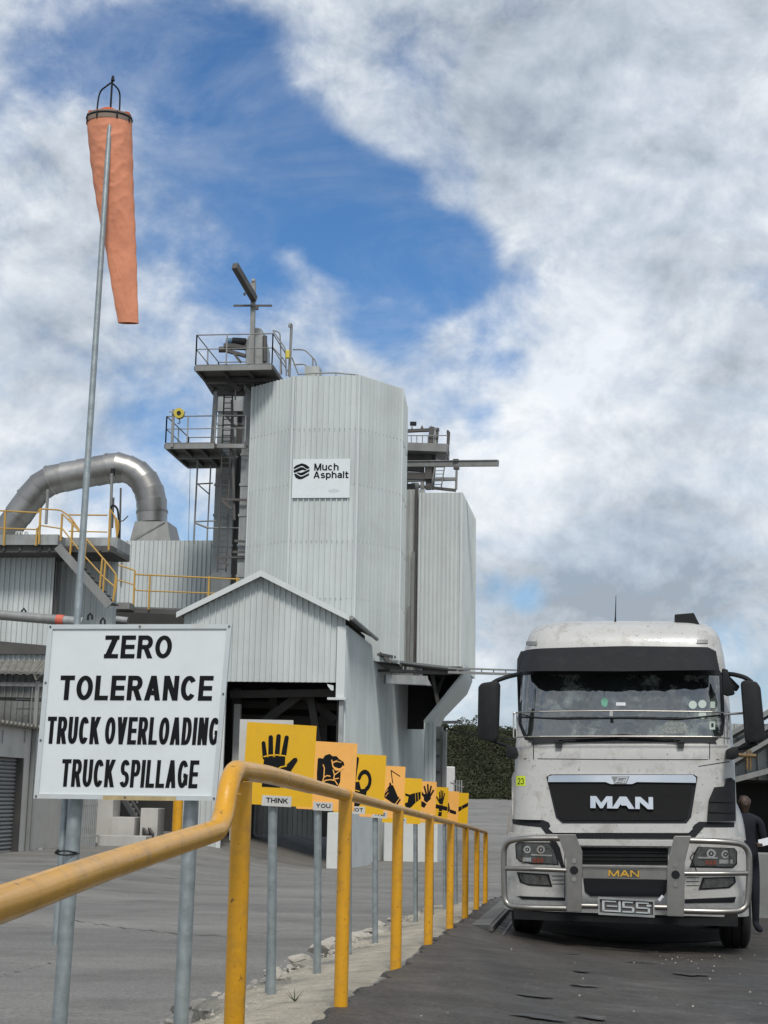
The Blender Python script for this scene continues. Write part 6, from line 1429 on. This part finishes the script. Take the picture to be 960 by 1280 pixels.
# plate holder with outline characters
q0 = TT(748, 1143, -.40); q1 = TT(818, 1123, -.40); lf = lambda a, b, c_: TW(q0[0]+(q1[0]-q0[0])*a, -.405-c_, q0[2]+(q1[2]-q0[2])*b-.012*a)
g = G(); 
for (a0, a1, b0, b1) in ((0, 1, 0, .12), (0, 1, .88, 1), (0, .025, .12, .88), (.975, 1, .12, .88)): g.boxf(lf, a0, a1, b0, b1, 0, .02)
g.build('plate_frame', SHAFT, lorry)
G().boxf(lf, .0, 1, 0, 1, -.02, -.005).build('plate_backing', DSTEEL, lorry)
g = G()
for (a0, a1, b0, b1) in ((.07, .32, .74, .82), (.07, .11, .22, .74), (.07, .36, .20, .28), (.36, .40, .2, .82), (.15, .34, .48, .54), (.43, .62, .74, .82), (.43, .47, .5, .74), (.43, .62, .46, .53), (.60, .64, .22, .5), (.43, .62, .2, .27), (.67, .90, .74, .82), (.67, .71, .5, .74), (.67, .90, .46, .53), (.88, .92, .22, .5), (.67, .90, .2, .27), (.86, .94, .60, .70)):
    g.boxf(lf, a0, a1, b0, b1, -.004, .008)
g.build('plate_characters', SIGNF, lorry)
G().tube([TW(*TT(824, 1126, -.3)), TW(*TT(829, 1120, -.3))], .018, 8).build('tow_pin', PAPER, lorry, True)
G().tube(arc([TW(*TT(x, y, -.15)) for x, y in ((872, 1062), (862, 1072), (866, 1078), (871, 1090))], .03, 4), .006, 6).build('loose_cable', IRON, lorry, True)
# mirrors
def housing(pxs, t0_, t1_, name, par, bev=.025):
    q = [TT(x, y, t0_) for x, y in pxs]; return G().prism([(a[0], a[2]) for a in q], lambda a, b, c_: TW(a, c_, b), t0_, t1_).build(name, TPLAS, par, True, bevel=bev)
housing([(597.5, 858), (602, 853.5), (622, 850.5), (624, 856), (622, 921), (618, 927), (600, 925), (596.5, 919)], -.10, .06, 'mirror_housing', lorry)
housing([(926.5, 852), (932, 849.5), (946, 852), (951, 859), (957, 920), (955, 926), (936, 929), (932, 926)], -.14, .02, 'mirror_housing', lorry)
G().tube(arc([TW(*TT(*p)) for p in ((647, 843, .2), (634, 846, .0), (620, 851, -.04), (612, 857, -.02))], .1, 5), .024, 10).build('mirror_arm', TPLAS, lorry, True)
G().tube([TW(*TT(*p)) for p in ((612, 925, -.02), (630, 931, 0), (644, 936, .1))], .020, 10).build('mirror_arm', TPLAS, lorry, True)
housing([(632, 930), (643, 933), (646, 942), (643, 948), (633, 947)], -.02, .25, 'mirror_bracket', lorry, .015)
G().tube(arc([TW(*TT(*p)) for p in ((904, 842, .2), (918, 843, 0), (932, 847, -.06), (940, 853, -.06))], .1, 5), .024, 10).build('mirror_arm', TPLAS, lorry, True)
G().tube([TW(*TT(*p)) for p in ((914, 937, .1), (932, 934, 0), (946, 929, -.06))], .022, 10).build('mirror_arm', TPLAS, lorry, True)
housing([(908, 937), (917, 933), (923, 935), (924, 946), (918, 949), (908, 948)], -.05, .2, 'mirror_bracket', lorry, .015)
housing([(903, 835), (910, 837), (912, 845), (925, 858), (922, 863), (917, 861), (919, 867), (910, 869), (904, 866)], .05, .25, 'kerb_mirror', lorry, .012)
G().tube([TW(*TT(905, 893, .15)), TW(*TT(935, 891, .1))], .012, 8).build('mirror_stay', STEEL, lorry, True)
# underside, wheels, chassis, body
G().boxf(TW, -1.0, 1.0, .35, 2.1, .42, .62).build('engine_undertray', IRON, lorry)
G().boxf(TW, -1.12, 1.12, -.02, .12, .27, .40).build('added_valance', TPLAS, lorry)  # air dam added to darken the ground below the lorry
G().boxf(TW, -.95, .95, .25, .4, .28, .45).build('front_beam', IRON, lorry)
for sx in (-1, 1):
    G().boxf(TW, sx*.42-.04, sx*.42+.04, .5, 8.2, .65, .9).build('chassis_rail', DSTEEL, lorry)
    G().boxf(TW, sx*1.06-.18, sx*1.06+.18, .75, .80, .5, 1.2).build('mud_flap', TPLAS, lorry)
def wheel(sx, t, w=.30, r=.50, drop=0):
    c_ = TW(sx*1.12+.03, t, 0); c_.z = zxy(c_.x, c_.y)+r+.012; A = TF.S; n = 40
    prof_ = [(-w/2, r*.62), (-w/2-.005, r*.85), (-w/2+.02, r*.96), (-w/2+.05, r), (-.06, r), (-.055, r-.014), (-.045, r-.014), (-.04, r), (.04, r), (.045, r-.014), (.055, r-.014), (.06, r), (w/2-.05, r), (w/2-.02, r*.96), (w/2+.005, r*.85), (w/2, r*.62)]
    g = G(); m = len(prof_)
    for k in range(n):
        a = 6.28318*k/n; e = TF.T*math.cos(a)+Vector((0, 0, math.sin(a)))
        for x, rr2 in prof_: g.v.append(c_+A*x+e*rr2)
    for k in range(n):
        for i in range(m-1): a = k*m+i; b = ((k+1) % n)*m+i; g.f.append((a, a+1, b+1, b))
    wb = g.build('wheel', RUBBER, lorry, True)
    G().tube([c_-A*(w/2-.05), c_+A*(w/2-.05)], r*.63, 24).build('rim', DSTEEL, wb, True)
for sx in (-1, 1): wheel(sx, 1.35); wheel(sx, 5.6); wheel(sx, 6.95)
G().boxf(TW, -.9, .9, 1.32, 1.38, .42, .55).build('front_axle', DSTEEL, lorry)
G().boxf(TW, -1.0, 1.0, 2.2, 2.25, .9, 2.9).build('cab_rear_panel', TPLAS, lorry)
for sx in (-1, 1):  # tanks and flaps added to keep side light from under the lorry
    G().tube([TW(sx*.98, 2.5, .62), TW(sx*.98, 4.6, .62)], .32, 20).build('added_fuel_tank', STEEL, lorry, True)
    G().boxf(TW, sx*1.2-.03, sx*1.2+.03, 1.95, 2.0, .28, 1.2).build('mud_flap', TPLAS, lorry)
G().boxf(TW, -1.15, 1.15, 1.98, 2.02, .30, 1.1).build('added_light_screen', TPLAS, lorry)  # full-width sheet added to block light under the cab
G().boxf(TW, -1.1, 1.1, 7.6, 7.66, .25, 1.1).build('added_rear_light_screen', TPLAS, lorry)  # second sheet, added to block light from the rear
G().boxf(TW, -.5, .5, .9, 2.6, .35, .75).build('gearbox', DSTEEL, lorry)
tb_ = G().hexa([TW(-.95, 2.6, 1.15), TW(.95, 2.6, 1.15), TW(.95, 8.3, 1.15), TW(-.95, 8.3, 1.15), TW(-1.02, 2.6, 2.6), TW(1.02, 2.6, 2.6), TW(1.02, 8.3, 2.6), TW(-1.02, 8.3, 2.6)]).build('tipper_body', STEEL, lorry, bevel=.03)
for k in range(5):
    for sx in (-1, 1): t = 3+k*1.2; G().hexa([TW(sx*.955, t, 1.15), TW(sx*1.0, t, 1.15), TW(sx*1.0, t+.12, 1.15), TW(sx*.955, t+.12, 1.15), TW(sx*1.02, t, 2.6), TW(sx*1.07, t, 2.6), TW(sx*1.07, t+.12, 2.6), TW(sx*1.02, t+.12, 2.6)]).build('body_rib', STEEL, tb_)

# loose grit on the lane
g = G(); rg = random.Random(21)
for k in range(80):
    if k < 30: px, py = rg.gauss(860, 40), rg.gauss(1202, 12)
    else: px, py = rg.uniform(380, 960), 1150+130*rg.random()**.6
    p = gp(px, py) 
    r_ = rg.uniform(.002, .005) if k >= 60 else rg.uniform(.003, .009)
    if p.x < xrail(p.y)+.1: continue
    p = p+Vector((0, 0, .022)); g.add([p+Vector((-r_, -r_, 0)), p+Vector((r_, -r_*.6, 0)), p+Vector((r_*.3, r_, 0)), p+Vector((0, 0, r_*1.1))], [(0, 1, 3), (1, 2, 3), (2, 0, 3), (2, 1, 0)])
tag(g.build('loose_grit', ROCK), 'loose pale grit scattered on the dark lane', 'gravel', kind='stuff')

# coarse gravel along the broken edge of the strip and dust on the yard
g = G(); rg = random.Random(77)
for k in range(1500):
    Y = 4.6+16*rg.random()**1.4; q = rg.gauss(-.85, .22) if k < 1000 else rg.uniform(-.75, 0)
    if k < 1000 and q > -.5: continue
    r_ = rg.uniform(.004, .014) if k < 1000 else rg.uniform(.002, .006); x = xrail(Y)+q; z = zg(q, Y)
    if q > -.8: z = zk(Y)+CZ-(.02 if q > -.35 else .02+(.035)*min(1, (-q-.35)/.25))
    p = Vector((x, Y, z+r_*.2)); g.add([p+Vector((-r_, -r_, 0)), p+Vector((r_, -r_*.6, 0)), p+Vector((r_*.3, r_, 0)), p+Vector((0, 0, r_*.9))], [(0, 1, 3), (1, 2, 3), (2, 0, 3), (2, 1, 0)])
tag(g.build('edge_gravel', ROCK), 'fine rubble along the broken outer edge of the concrete strip', 'gravel', kind='stuff')
